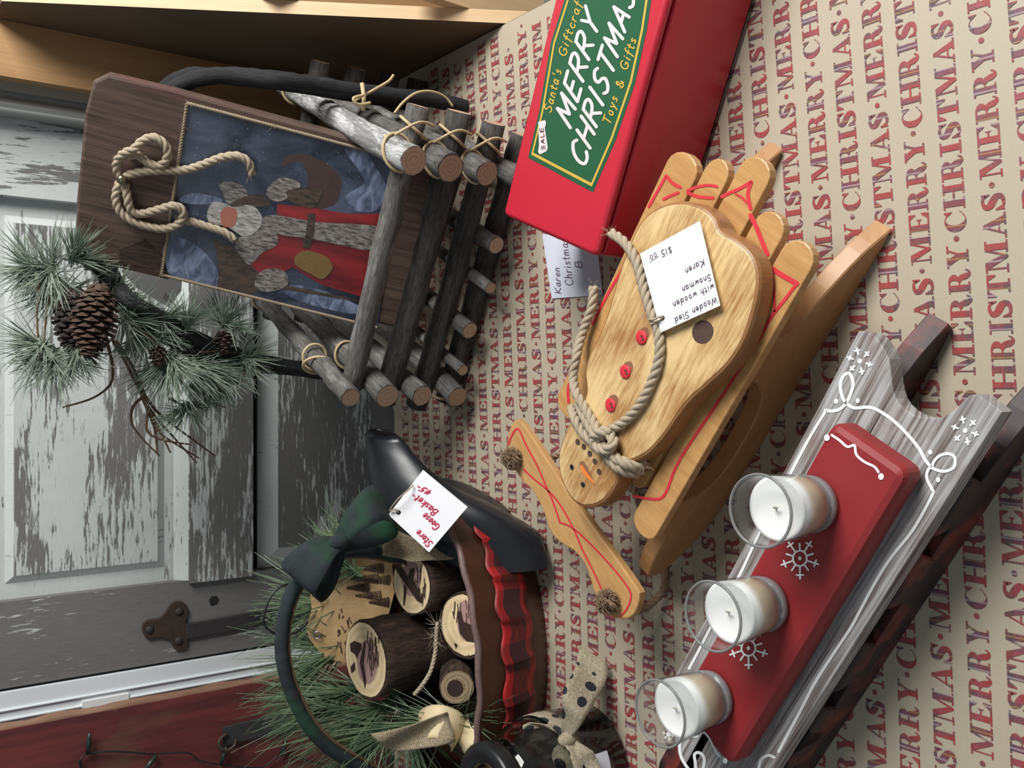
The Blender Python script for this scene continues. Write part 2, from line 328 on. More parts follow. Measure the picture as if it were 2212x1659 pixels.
N = ND('goose_paint'); o3 = N.sep(N.vec((1, 1, 1))); f = N.noise(N.vec((30, 30, 1)), 1, 4); e = N.math('ADD', o3[0], N.math('MULTIPLY', f, .02))
c = N.mix(N.math('GREATER_THAN', e, .165), N.mix(f, (.040, .015, .009), (.085, .034, .018)), (.010, .011, .014)); N.bump(f, .1, .001); N.done(c, .38)
plain('goose_black', (.010, .0115, .015), .33, .4, 40, .12); plain('worn_rim', (.16, .10, .09), .5, .4, 200)
N = ND('buffalo_plaid'); o3 = N.sep(N.vec((1, 1, 1)))
a_ = N.math('LESS_THAN', N.math('FRACT', N.math('MULTIPLY', o3[0], 1 / .062)), .55); b_ = N.math('LESS_THAN', N.math('ABSOLUTE', N.math('SUBTRACT', o3[1], .030)), .016)
f = N.noise(N.vec((60, 260, 1)), 1, 4); k_ = N.ramp(N.math('ADD', N.math('MULTIPLY', N.math('ADD', N.math('MULTIPLY', a_, .7), b_), .34), N.math('MULTIPLY', f, .7)), [(.42, 0), (.60, .45), (.80, .95)])
N.done(N.mix(k_, (.36, .012, .015), (.022, .010, .011)), .5)
N = ND('green_felt'); f = N.noise(N.vec((60, 60, 60), 'Object'), 1, 4); g = N.noise(N.vec((14, 14, 14), 'Object'), 1, 3)
c = N.mix(f, (.008, .011, .014), (.030, .040, .044)); c = N.mix(N.ramp(g, [(.5, 0), (.68, .8)]), c, (.012, .075, .030)); N.bump(f, .4, .001); N.done(c, .95)
N = ND('burlap'); v = N.vec((1, 1, 1)); o3 = N.sep(v)
q1 = N.math('SINE', N.math('MULTIPLY', o3[0], 2400.)); q2 = N.math('SINE', N.math('MULTIPLY', o3[1], 2400.)); h_ = N.math('MULTIPLY', q1, q2); f = N.noise(v, 300, 3)
hh = N.math('ADD', N.math('MULTIPLY', h_, .35), f); N.bump(hh, .7, .0008); N.done(N.mix(N.ramp(hh, [(.25, 0), (.8, 1)]), (.13, .098, .055), (.46, .39, .265)), .95)
N = ND('dotted_burlap'); v = N.vec((1, 1, 1)); o3 = N.sep(v)
q1 = N.math('SINE', N.math('MULTIPLY', o3[0], 2600.)); q2 = N.math('SINE', N.math('MULTIPLY', o3[1], 2600.)); f = N.noise(v, 300, 3); hh = N.math('ADD', N.math('MULTIPLY', N.math('MULTIPLY', q1, q2), .35), f)
N.bump(hh, .7, .0008); c = N.mix(N.ramp(hh, [(.25, 0), (.8, 1)]), (.17, .135, .085), (.53, .47, .34))
x = N.n('ShaderNodeTexVoronoi'); N.l(v, x.inputs['Vector']); x.inputs['Scale'].default_value = 38; x.inputs['Randomness'].default_value = .35
N.done(N.mix(N.math('LESS_THAN', x.outputs[0], .30), c, (.012, .014, .02)), .95)
N = ND('birch_bark'); f = N.noise(N.vec((30, 90, 1)), 1, 5, .6, 1.5); N.done(N.mix(N.ramp(f, [(.55, 0), (.63, 1)]), (.66, .55, .34), (.055, .038, .022)), .6)
plain('cream_shaving', (.62, .50, .30), .6, .15, 60); wood('slab_wood', (.34, .21, .09), (.52, .36, .18), (20, 20), .6); plain('burnt', (.032, .014, .009), .8, .3, 300, 0); plain('stain_mauve', (.38, .23, .21), .7, .15, 60, 0)
plain('steel', (.45, .45, .44), .25, .1, 60, 0, Metallic=1.0); plain('black_lid', (.012, .013, .014), .35, .2, 40, .05); plain('jar_fill', (.020, .017, .015), .8, .4, 60, .3)
plain('concrete_dark', (.10, .09, .08), .9)

# ------------------------------------------------------------------ lettering
def stroke(mb, pts, wd, T, smooth=False, wl=None):
    """a brush line of width wd through 2D points, laid on a surface by T(x, y) -> world"""
    if not smooth and len(pts) > 2 and not wl:
        for i in range(len(pts) - 1): stroke(mb, pts[i:i + 2], wd, T)
        return
    P = [Vector((p[0], p[1], 0)) for p in pts]
    if smooth and len(P) > 2: P = cr(P, 5)
    n = len(P); vs_ = []; fs = []
    for i in range(n):
        d = (P[min(i + 1, n - 1)] - P[max(i - 1, 0)]); d = d.normalized() if d.length > 1e-9 else Vector((1, 0, 0))
        h = (wl(i / (n - 1)) if wl else wd) / 2; nn = Vector((-d.y, d.x, 0)); k = 1
        if 0 < i < n - 1:
            e = (P[i] - P[i - 1]).normalized(); k = 1 / max(.6, abs(nn.dot(Vector((-e.y, e.x, 0)))))
        vs_ += [P[i] + nn * h * k, P[i] - nn * h * k]
        if i: fs.append((2 * i - 2, 2 * i - 1, 2 * i + 1, 2 * i))
    for e, s in ((0, -1), (n - 1, 1)):
        d = (P[1] - P[0]) if e == 0 else (P[-1] - P[-2]); d = d.normalized() * s; nn = Vector((-d.y, d.x, 0)); h = (wl(e / (n - 1)) if wl else wd) / 2
        cap = [P[e] + (nn * math.cos(a) + d * math.sin(a)) * h for a in [math.pi * q / 4 for q in range(5)]]; mb.add([T(p.x, p.y) for p in cap], [tuple(range(5))])
    mb.add([T(p.x, p.y) for p in vs_], fs)
def blob(mb, c, rx, ry, T, n=14):
    mb.add([T(c[0] + rx * math.cos(2 * math.pi * k / n), c[1] + ry * math.sin(2 * math.pi * k / n)) for k in range(n)], [tuple(range(n))])
def poly(mb, pts, T): mb.add([T(*p) for p in pts], [tuple(range(len(pts)))])
FONT = {}
def glyphs(txt):
    for line in txt.strip().split('\n'):
        ch, adv, st = line.split(' ', 2); S = []
        for s in st.split('|'):
            s = s.strip(); sm = s[0] == '~'; q = s[1:].split() if sm else s.split()
            S.append((sm, [tuple(float(a) for a in p.split(',')) for p in q]))
        FONT[ch] = (float(adv), S)
glyphs('''
M .95 0,0 .08,1 .42,.25 .78,1 .85,0
E .68 .6,1 .05,1 0,0 .58,0|.02,.52 .5,.52
R .75 0,0 .03,1|~.02,1 .4,1 .6,.85 .55,.6 .3,.5 .05,.48|.25,.48 .66,0
Y .72 0,1 .32,.5 .3,0|.66,1 .32,.5
C .75 ~.66,.85 .4,1 .1,.8 .03,.4 .2,.05 .5,0 .68,.15
H .78 0,0 .05,1|.66,0 .7,1|.03,.5 .68,.5
I .28 .06,0 .1,1
S .68 ~.58,.88 .35,1 .1,.86 .14,.62 .42,.48 .56,.28 .42,.05 .2,0 0,.14
T .72 .3,0 .34,1|0,1 .68,1
A .82 0,0 .38,1 .7,0|.14,.36 .58,.36
L .6 .04,1 0,0 .5,0
G .8 ~.66,.85 .4,1 .1,.8 .03,.4 .2,.05 .5,0 .68,.2 .68,.42|.68,.42 .45,.42
K .75 0,0 .05,1|.62,1 .05,.45 .66,0
B .7 0,0 .03,1|~.03,1 .4,1 .5,.78 .36,.55 .05,.52|~.05,.52 .45,.5 .6,.25 .4,0 0,0
W 1.0 0,1 .2,0 .45,.8 .65,0 .92,1
a .58 ~.44,.5 .2,.58 .04,.3 .14,.02 .34,.08 .44,.4|.45,.55 .42,.1 .52,0
c .5 ~.42,.48 .24,.58 .05,.32 .14,.04 .32,0 .44,.12
d .6 ~.44,.45 .2,.56 .04,.3 .14,.02 .36,.1 .44,.35|.5,1 .44,.1 .54,0
e .54 ~.06,.3 .42,.34 .38,.54 .2,.56 .06,.32 .14,.04 .32,0 .46,.12
f .42 ~.44,.95 .3,1 .2,.8 .16,.3 .1,-.3|.02,.56 .38,.56
h .56 .02,0 .08,1|~.05,.35 .2,.56 .36,.52 .38,.25 .4,0
i .26 .06,0 .1,.56|.12,.8 .13,.84
k .55 .02,0 .08,1|.4,.56 .06,.26 .44,0
l .26 ~.1,1 .05,.4 .08,.05 .18,0
m .82 .02,0 .06,.56|~.05,.4 .18,.56 .32,.48 .34,0|~.34,.4 .48,.56 .62,.48 .66,0
n .56 .02,0 .06,.56|~.05,.38 .2,.56 .36,.5 .38,.2 .4,0
o .56 ~.22,.57 .05,.35 .12,.05 .28,0 .42,.2 .38,.48 .22,.57 .14,.5
r .44 .02,0 .06,.56|~.05,.36 .18,.54 .36,.54
s .46 ~.36,.5 .2,.57 .08,.44 .2,.32 .34,.2 .26,.03 .04,.04
t .42 ~.18,.9 .14,.3 .18,.03 .32,.04|.0,.6 .36,.6
w .74 ~.02,.56 .08,.1 .16,.02 .3,.4 .34,.1 .42,.02 .58,.56
y .54 .02,.56 .2,.08|~.44,.56 .26,.1 .1,-.3
0 .55 ~.22,1 .04,.6 .1,.1 .28,0 .44,.4 .38,.85 .22,1 .16,.96
1 .32 .12,0 .14,1
4 .6 .1,1 .04,.45 .5,.45|.38,1 .34,0
5 .58 .5,1 .12,1 .08,.58|~.08,.58 .34,.62 .46,.3 .3,.02 .02,.06
6 .55 ~.38,1 .12,.6 .06,.2 .24,0 .42,.18 .34,.42 .1,.36
$ .6 ~.46,.8 .26,.92 .08,.76 .24,.52 .44,.3 .28,.08 .04,.18|.25,1.08 .25,-.08
& .75 ~.66,0 .3,.5 .14,.82 .32,1 .44,.8 .2,.5 .04,.2 .26,0 .5,.12 .62,.4
- .5 .08,.42 .4,.42
' .2 .08,.75 .12,1
. .25 .08,.0 .11,.05
''')
def text(mb, s, o, r, u, P, wd, track=.12):
    """o start of the baseline, r end of the baseline, u cap-height vector, in photo pixels; P puts a pixel on the surface"""
    tot = sum(.5 if c == ' ' else FONT[c][0] + track for c in s); o = Vector(o); R_ = (Vector(r) - o) / tot; U_ = Vector(u); x = 0
    for c in s:
        if c == ' ': x += .5; continue
        for sm, st in FONT[c][1]:
            pts = [o + R_ * (x + p[0]) + U_ * p[1] for p in st]
            stroke(mb, [(p.x, p.y) for p in pts], wd, lambda a, b: P(a, b), sm)
        x += FONT[c][0] + track
# fat slab letters of the wrapping paper, cap height 1
def rc(x0, x1, y0, y1): return [(x0, y0), (x1, y0), (x1, y1), (x0, y1)]
def arc(cx, cy, rx, ry, a0, a1, n=12): return [(cx + rx * math.cos(math.radians(a0 + (a1 - a0) * i / n)), cy + ry * math.sin(math.radians(a0 + (a1 - a0) * i / n))) for i in range(n + 1)]
def strip(a, b): return [[a[i], a[i + 1], b[i + 1], b[i]] for i in range(len(a) - 1)]
def fat(pts, ws):
    q = cr([(p[0], p[1], 0) for p in pts], 4); n = len(q); A, B = [], []
    for i in range(n):
        d = (q[min(i + 1, n - 1)] - q[max(i - 1, 0)]).normalized(); t = i / (n - 1) * (len(ws) - 1); k = min(int(t), len(ws) - 2); h = (ws[k] + (ws[k + 1] - ws[k]) * (t - k)) / 2
        A.append((q[i].x - d.y * h, q[i].y + d.x * h)); B.append((q[i].x + d.y * h, q[i].y - d.x * h))
    return strip(A, B)
s8 = .085
SLAB = {
 'I': (.64, [rc(.17, .47, 0, 1), rc(0, .64, 0, s8), rc(0, .64, 1 - s8, 1)]),
 'H': (1.28, [rc(.12, .42, 0, 1), rc(.86, 1.16, 0, 1), rc(0, .55, 0, s8), rc(0, .55, 1 - s8, 1), rc(.73, 1.28, 0, s8), rc(.73, 1.28, 1 - s8, 1), rc(.4, .9, .45, .55)]),
 'E': (1.06, [rc(.12, .42, 0, 1), rc(0, 1.0, 0, s8), rc(0, .98, 1 - s8, 1), [(.98, 1), (.72, .93), (.92, .66), (.98, .66)], [(1.02, 0), (1.04, .38), (.97, .38), (.72, .07)], rc(.4, .68, .46, .54), [(.70, .34), (.70, .66), (.62, .54), (.62, .46)]]),
 'T': (1.06, [rc(.38, .68, 0, 1), rc(.22, .84, 0, s8), rc(0, 1.06, 1 - s8, 1), [(0, 1), (0, .6), (.07, .6), (.27, .93)], [(1.06, 1), (.79, .93), (.99, .6), (1.06, .6)]]),
 'M': (1.5, [rc(.15, .22, 0, 1), rc(0, .38, 0, s8), rc(0, .46, 1 - s8, 1), [(.12, 1), (.48, 1), (.86, .1), (.76, 0), (.68, 0)], [(.7, 0), (.79, 0), (1.14, 1), (1.04, 1)], rc(1.06, 1.36, 0, 1), rc(.92, 1.5, 0, s8), rc(1.02, 1.5, 1 - s8, 1)]),
 'Y': (1.12, [rc(.42, .72, 0, .48), rc(.27, .87, 0, s8), [(.06, 1), (.41, 1), (.72, .44), (.42, .44)], [(.87, 1), (.96, 1), (.68, .38), (.6, .46)], rc(0, .52, 1 - s8, 1), rc(.74, 1.12, 1 - s8, 1)]),
 'A': (1.2, [[(.13, 0), (.22, 0), (.6, .92), (.54, 1)], [(.48, 1), (.66, 1), (1.08, 0), (.75, 0)], rc(.25, .82, .27, .35), rc(0, .37, 0, s8), rc(.62, 1.2, 0, s8)]),
 'C': (1.02, strip(arc(.5, .5, .5, .51, 38, 322, 18), arc(.60, .5, .28, .45, 52, 308, 18)) + [[(.98, 1), (.9, 1), (.78, .84), (.96, .62), (.98, .62)], [(.90, .2), (.98, .3), (1.0, .26), (.88, .14)]]),
 'S': (.88, fat([(.74, .76), (.62, .93), (.38, .94), (.2, .82), (.24, .64), (.46, .5), (.66, .35), (.66, .15), (.46, .05), (.22, .07), (.1, .28)], [.05, .12, .16, .24, .30, .33, .30, .24, .16, .12, .05]) + [[(.80, 1), (.74, 1), (.62, .86), (.76, .62), (.8, .62)], [(.03, 0), (.09, 0), (.22, .14), (.09, .4), (.03, .4)]]),
 'R': (1.2, [rc(.12, .42, 0, 1), rc(0, .56, 0, s8), rc(0, .52, 1 - s8, 1), rc(.4, .56, .46, .53), rc(.4, .56, 1 - s8, 1)] + strip(arc(.54, .73, .42, .27, -90, 90, 10), arc(.54, .735, .12, .19, -90, 90, 10)) + fat([(.56, .49), (.76, .42), (.84, .2), (.95, .04), (1.1, .06), (1.18, .2)], [.10, .26, .30, .2, .09, .04])),
}
def slabword(mb, wd, x0, length, fn):
    tot = sum(SLAB[c][0] + .09 for c in wd) - .09; k = length / tot; x = 0
    for c in wd:
        for pl in SLAB[c][1]: mb.add([fn(x0 + (x + p[0]) * k, p[1]) for p in pl], [tuple(range(len(pl)))])
        x += SLAB[c][0] + .09

# ------------------------------------------------------------------ the setting
LEAN = .075
def back(y0):                       # a leaning back plane: returns pixel -> (x, up) and (x, depth, up) -> world
    p = Vector((0, y0, 0)); n = Vector((0, math.cos(LEAN), -math.sin(LEAN))); upv = Vector((0, math.sin(LEAN), math.cos(LEAN)))
    def loc(x, y):
        q = onplane(x, y, p, n); return q.x, (q - p).dot(upv)
    def T(v): return p + Vector((v[0], 0, 0)) + n * v[1] + upv * v[2]
    return loc, T
# table and wrapping paper
tb = thing('display_table', 'display table hidden under the brown wrapping paper', 'table', (0, .85, -.03))
tp = [(-.85, .05), (.535, .05), (.535, 1.47), (.12, 1.47), (-.05, 1.362), (-.85, 1.362)]
MB().prism(tp, -.04, -.0012).build('table_top', MATS['concrete_dark'], tb)
for x, y in ((-.8, .12), (.48, .12), (-.8, 1.3), (.48, 1.3)): MB().box(x - .03, x + .03, y - .03, y + .03, -.75, -.04).build('leg', MATS['concrete_dark'], tb)
m = MB(); m.prism([(-.85, .04), (.5335, .04), (.5335, 1.465), (.12, 1.465), (-.05, 1.362), (-.85, 1.362)], -.001, 0)
paper = tag(m.build('wrapping_paper', MATS['kraft_paper']), 'brown kraft wrapping paper printed with tartan MERRY CHRISTMAS lettering, covering the table', 'wrapping paper')
pm = MB(True); PIT = .033; CAPH = .0192
def py_(n, X): return .338 + PIT * n + .055 * X + .03 * X * X - .5 * CAPH
for n in range(-9, 35):
    base = -.161 - .068 * (n // 2) + (.163 if n % 2 else 0)
    for k in range(-6, 9):
        S0 = base + .3335 * k
        if S0 > .56 or S0 < -1.2: continue
        def F_(X, h, n=n): return Vector((X, py_(n, X) + h * CAPH, .0004))
        def inside(X0, X1):
            y = py_(n, (X0 + X1) / 2)
            return X1 < .525 and X0 > -.84 and y > .06 and y < (1.33 if X0 < .13 else 1.44)
        for X0, wd, ln_ in ((S0 + .006, 'MERRY', .116), (S0 + .134, 'CHRISTMAS', .193)):
            if inside(X0, X0 + ln_): slabword(pm, wd, X0, ln_, F_)
            elif X0 < .525 and X0 + ln_ > .525:      # cut at the side panel
                tot = sum(SLAB[c][0] + .09 for c in wd); x = X0
                part = ''
                for c in wd:
                    wl_ = (SLAB[c][0] + .09) / tot * ln_
                    if x + wl_ > .527: break
                    part += c; x += wl_
                if part and inside(X0, x - .002): slabword(pm, part, X0, x - X0, F_)
        for X0 in (S0, S0 + .128):
            if inside(X0 - .003, X0 + .003): blob(pm, (X0, .5), .0025, .13, F_, 10)
pm.build('printed_lettering', MATS['tartan_print'], paper)

# old door behind, leaning a little
DY = 1.53
dl, DT = back(DY)
door = structure(thing('door_1', 'weathered old door with flaking white paint over grey wood', 'door', (0, DY, -.3)))
del door['category']
xl = dl(300, 1437)[0]; xr = dl(100, 255)[0]; xpl = dl(345, 1259)[0]; xpr = dl(100, 432)[0]
zt = .95; z_r0, z_r1 = dl(541, 1000)[1], dl(404, 1000)[1]     # rail bottom / top
MB().box(xl, xpl, -.006, .03, -.3, zt, DT, 'xz').build('stile', MATS['door_stile_bare'], door)
MB().box(xpr, xr, -.006, .03, -.3, zt, DT, 'xz').build('stile', MATS['door_stile_right'], door)
def slopeframe(x0, x1, z0, z1, wd, d0, d1, nm, mt):           # bevelled moulding frame round a panel
    a = [(x0, z0), (x1, z0), (x1, z1), (x0, z1)]; b = [(x0 + wd, z0 + wd), (x1 - wd, z0 + wd), (x1 - wd, z1 - wd), (x0 + wd, z1 - wd)]; mm = MB()
    for i in range(4):
        j = (i + 1) % 4; q = [(a[i], d0), (a[j], d0), (b[j], d1), (b[i], d1)]
        mm.add([DT((p[0], d, p[1])) for p, d in q], [(0, 1, 2, 3)], [(p[0], p[1]) if i % 2 else (p[1], p[0]) for p, d in q])
    return mm.build(nm, mt, door)
# upper panel
pz0 = dl(372, 1000)[1]; pz1 = dl(-90, 1000)[1]
MB().box(xpl, xpr, .012, .03, z_r1 - .01, zt, DT, 'xz').build('panel_ground', MATS['door_moulding'], door)
fx0 = dl(200, 1228)[0]; fx1 = dl(120, 488)[0]; fz0 = dl(342, 1000)[1]; fz1 = dl(30, 1000)[1]
pn = MB().box(fx0, fx1, .004, .03, fz0, fz1, DT, 'xz').build('raised_panel', MATS['door_paint'], door)
slopeframe(fx0 - .012, fx1 + .012, fz0 - .012, fz1 + .012, .013, .012, .0038, 'panel_bevel', MATS['door_moulding'])
MB().box(xpl, xpr, -.004, .03, dl(-60, 1000)[1], zt, DT, 'xz').build('rail', MATS['door_rail_paint'], door)
# moulding strip above lock rail, the lock rail, dark gap
m = MB(); z2 = dl(380, 1000)[1]
m.add([DT(p) for p in [(xpl, .010, z2 + .002), (xpr, .010, z2 + .002), (xpr, -.010, z_r1), (xpl, -.010, z_r1)]], [(0, 1, 2, 3)], [(xpl, z2), (xpr, z2), (xpr, z_r1), (xpl, z_r1)]); m.build('rail_moulding', MATS['door_moulding'], door)
MB().box(xpl - .004, xpr, -.016, .02, z_r0, z_r1, DT, 'xz').build('rail', MATS['door_rail_paint'], door)
MB().box(xpl, xpr, .020, .03, -.3, z_r0, DT, 'xz').build('panel_ground', MATS['door_moulding'], door)
gz = dl(562, 1000)[1]; lz = dl(603, 1000)[1]
MB().box(xpl, xpr, .0195, .0199, gz, z_r0, DT, 'xz').build('shadow_gap', MATS['gap_black'], door)
slopeframe(xpl + .002, xpr - .002, -.3, gz, gz - lz, .016, .006, 'panel_bevel', MATS['door_moulding'])
wdt = gz - lz
MB().box(xpl + wdt + .002, xpr - wdt - .002, .006, .03, -.3, lz, DT, 'xz').build('raised_panel', MATS['door_lower'], door)
# latch plate with three lobes and its bar, knot hole
lt = []
lc = dl(372, 1340)
lob = [dl(320, 1357), dl(384, 1318), dl(383, 1381)]
ang = cr([(dl(*p)[0], dl(*p)[1], 0) for p in ((304, 1357), (312, 1338), (345, 1330), (368, 1300), (392, 1298), (404, 1318), (398, 1340), (410, 1352), (404, 1376), (398, 1396), (376, 1400), (362, 1380), (340, 1374), (315, 1376))], 4, True)
pl_ = MB().prism([(p.x, p.y) for p in ang], 0, .006, lambda v: DT((v[0], -.006 - v[2], v[1])), .0015)
latch = pl_.build('latch_plate', MATS['rusty_iron'], door)
for q in lob: MB().ball(DT((q[0], -.012, q[1])), .007, 10, (1, .5, 1)).build('screw_head', MATS['black_iron'], latch)
a0, a1 = dl(398, 1345), dl(640, 1303); b0, b1 = dl(398, 1378), dl(640, 1335)
m = MB(); m.prism([a0, a1, b1, b0], 0, .007, lambda v: DT((v[0], -.006 - v[2], v[1])), .0015); m.build('latch_bar', MATS['black_iron'], latch)
k = dl(460, 1296); m = MB(); m.disc(DT((k[0], -.0066, k[1])), DT((0, -1, 0)) - DT((0, 0, 0)), .009, 16, True, .15); m.build('knot_hole', MATS['gap_black'], door)
# white casing on the left of the door
wl0, wl1 = dl(300, 1438)[0], dl(0, 1600)[0]
cs = structure(MB().box(wl1 - .25, wl0 - .004, -.012, .03, -.4, zt, DT, 'xz').build('trim_1', MATS['white_vinyl']))
for a in (.03, .045): MB().box(wl0 - a - .002, wl0 - a, -.015, -.012, -.4, zt, DT, 'xz').build('casing_ridge', MATS['white_vinyl'], cs)
wt = dl(225, 1506); MB().box(wt[0] - .012, wt[0] + .004, -.016, -.011, wt[1] - .035, wt[1] + .035, DT, 'xz').build('strike_plate', MATS['chalk_white'], cs)
MB().box(wl0 - .004, wl0 + .003, -.002, .004, -.4, zt, DT, 'xz').build('dark_gap', MATS['gap_black'], cs)
# grey jamb right of the door
jl, JT = back(1.50)
j0, j1 = jl(80, 255)[0], jl(80, 180)[0]
jb = structure(MB().box(j0, j1, .0, .03, -.4, zt, JT, 'xz').build('trim_2', MATS['gray_jamb']))
MB().tube([JT((j0 + .012, .0, -.4)), JT((j0 + .012, 0, zt))], .012, 12).build('jamb_bead', MATS['gray_jamb'], jb)
MB().box(j1 - .022, j1 + .004, -.012, .0, -.4, zt, JT, 'xz').build('jamb_stop', MATS['gray_jamb'], jb)
# orange board beside it
ol, OT = back(1.445)
o0 = ol(80, 176)[0]
structure(MB().box(o0, .56, .0, .022, -.4, zt, OT, 'xz').build('trim_3', MATS['orange_board']))
# side panel with slanted front edge
e0 = GX(1090, 50, .5362); e1 = GX(0, 2, .5362); k = (e1.y - e0.y) / (e1.z - e0.z)
m = MB(); bk = lambda z: 1.445 + LEAN * z - .0005
fr = lambda z: e0.y + k * (z - e0.z)
P = [(fr(-.4), -.4), (bk(-.4), -.4), (bk(.72), .72), (fr(.72), .72)]; P = [(fr(-.15), -.15), (bk(-.15), -.15), (bk(.60), .60), (fr(.60), .60)]
T = lambda v: Vector((.5362 + v[2], v[0], v[1]))
sp = structure(m.prism(P, 0, .0185, T).build('wall_right', MATS['pine_shaded']))
m = MB(); d = Vector((0, k, 1)).normalized(); n_ = Vector((0, -1, k)).normalized()
q = [Vector((.5358, fr(-.15), -.15)), Vector((.5551, fr(-.15), -.15)), Vector((.5551, fr(.60), .60)), Vector((.5358, fr(.60), .60))]
m.add([p + n_ * .0008 for p in q], [(0, 1, 2, 3)], [(0, 0), (.02, 0), (.02, .9), (0, .9)]); m.build('front_edge', MATS['pine_lit'], sp)
# next boards of that shelf unit beyond the panel
m = MB(); m.box(.5556, .75, 1.20, 1.42, -.2, .30); s2 = structure(m.build('wall_shelf', MATS['orange_board'])); s2.name = 'trim_4'
m = MB(); m.box(.5556, .72, 1.07, 1.09, -.1, .13); s3 = structure(m.build('trim_5', MATS['pine_lit']))
# wall behind everything
structure(MB().box(-1.6, 1.4, 1.72, 1.76, -.8, 1.0, None, 'xz').build('wall_back', MATS['gray_jamb']))
structure(MB().box(-2, 2, -.5, 2, -.80, -.75).build('floor', MATS['concrete_dark']))
# red barn board on the left
rl, RTf = back(1.43)
r0 = rl(300, 1520)[0]
rb = structure(MB().box(r0 - .5, r0 - .002, 0, .03, -.4, zt, RTf, 'xz').build('wall_left', MATS['barn_red']))
m = MB(); m.tube([RTf((r0 - .003 + .0015 * math.sin(i * 1.7), .010, -.4 + i * .03)) for i in range(46)], [.009 + .0012 * math.sin(i * 2.3) for i in range(46)], 8); m.build('worn_edge', MATS['barn_edge'], rb)
for pa, pb, wd in (((480, 1590), (660, 1545), .016),):
    a, b = rl(*pa), rl(*pb); a = Vector(a); b = Vector(b); n2 = Vector((-(b - a).y, (b - a).x)).normalized() * wd
    hs = MB().prism([a + n2, b + n2, b - n2, a - n2], 0, .006, lambda v: RTf((v[0], -v[2], v[1])), .001).build('hinge_strap', MATS['black_iron'], rb)
a = rl(487, 1598); m = MB(); m.tube(cr([RTf((a[0] + .012 * math.cos(t), -.008 - .006 * math.sin(t * .5), a[1] + .014 * math.sin(t))) for t in [i * .7 for i in range(8)]], 4), .003, 8); m.build('ring_hook', MATS['rusty_iron'], hs)
# string of dark little bulbs on the red board
ls = thing('light_string', 'thin black wire of tiny unlit bulbs hung on the red board', 'string lights', RTf((r0 - .06, -.01, .3)))
def onred(x, y, d=.008):
    q = rl(x, y); return RTf((q[0], -d, q[1]))
wp = [(176, 1659), (170, 1640), (190, 1625), (250, 1619), (330, 1626), (400, 1622), (430, 1640), (475, 1648), (560, 1655), (600, 1628), (640, 1634), (700, 1648), (760, 1655)]
m = MB(); m.tube(cr([onred(*p, .006 + .003 * (i % 2)) for i, p in enumerate(wp)], 6), .0013, 6); m.tube(cr([onred(172, 1640), onred(182, 1662), onred(210, 1690)], 5), .0013, 6); m.build('wire', MATS['black_wire'], ls)
for a, b in (((188, 1624), (191, 1578)), ((335, 1628), (306, 1662)), ((475, 1645), (484, 1608)), ((604, 1626), (614, 1594)), ((838, 1648), (846, 1620))):
    A, B = onred(*a), onred(*b, .012); mm = MB(); mm.tube([A, A.lerp(B, .6), B], [.0036, .0038, .0022], 8); mm.build('bulb', MATS['green_bulb'], ls)

# ------------------------------------------------------------------ log basket
d1 = Vector((.891, -.454, 0)); d2 = Vector((.454, .891, 0)); FL = Vector((.006, 1.153, 0)); FR = FL + d1 * .337; SL = .315
bk_ = thing('twig_log_basket', 'log-cabin basket of grey sticks with arched black twig handle, holding the wooden plaque', 'basket', FL + d1 * .17 + d2 * .16)
def log(p0, p1, r, mat, nm='log', parent=None, ec='cut_wood', bend=.004, r1=None, rough=.05, n=16, ends=True):
    p0, p1 = Vector(p0), Vector(p1); d = p1 - p0; off = Vector((random.uniform(-1, 1), random.uniform(-1, 1), random.uniform(-1, 1))) * bend; pts, rr = [], []
    for i in range(n + 1):
        t = i / n; pts.append(p0 + d * t + off * math.sin(math.pi * t) + Vector((random.uniform(-1, 1), random.uniform(-1, 1), random.uniform(-1, 1))) * bend * .2)
        rr.append((r + ((r1 or r) - r) * t) * random.uniform(.96, 1.04))
    o = MB().tube(pts, rr, 14, True, rough * 1.3).build(nm, MATS[mat], parent)
    if ends:
        for p, q, rad in ((pts[0], pts[1], rr[0]), (pts[-1], pts[-2], rr[-1])):
            dn = (p - q).normalized(); MB().disc(p + dn * .0006, dn, rad * .93, 16, True, .03).build('cut_end', MATS[ec], o)
    return o
FZ = [.0198, .071, .131, .192]; SZ = [.043, .102, .162, .220]
for i, z in enumerate(FZ):       # front and back logs
    r = [.017, .017, .0175, .0155][i]; zz = Vector((0, 0, z)); e = [(.035, .05), (.045, .058), (.035, .062), (.012, .058)][i]
    log(FL - d1 * e[0] + zz, FR + d1 * e[1] + zz, r, ['bark_dark', 'bark_dark', 'bark_dark', 'bark_gray'][i], parent=bk_, r1=r * .95)
    log(FL + d2 * SL - d1 * .04 + zz, FR + d2 * SL + d1 * (.062 - .003 * i) + zz, r * .95, 'bark_dark', parent=bk_)
for i, z in enumerate(SZ):       # left and right logs
    zz = Vector((0, 0, z)); r = [.0165, .0165, .0175, .0145][i]
    log(FL - d2 * [.055, .052, .052, .055][i] + zz, FL + d2 * (SL + .045) + zz, r, ['bark_gray', 'bark_gray', 'bark_gray', 'bark_gray'][i], parent=bk_, r1=r * .9)
    r = [.015, .018, .0195, .0185][i]
    log(FR - d2 * [.058, .058, .062, .066][i] + zz, FR + d2 * (SL + .05) + zz, r, ['bark_gray', 'bark_gray', 'bark_gray', 'bark_pale'][i], parent=bk_, r1=r * .8)
for (px, py), r in (((1072, 530), .0125), ((1060, 622), .0085), ((1015, 714), .0125), ((1000, 800), .0085)):
    e = G(px, py, .047); log(e, e + d2 * (SL + .06), r, 'bark_gray', 'floor_stick', bk_, bend=.001)
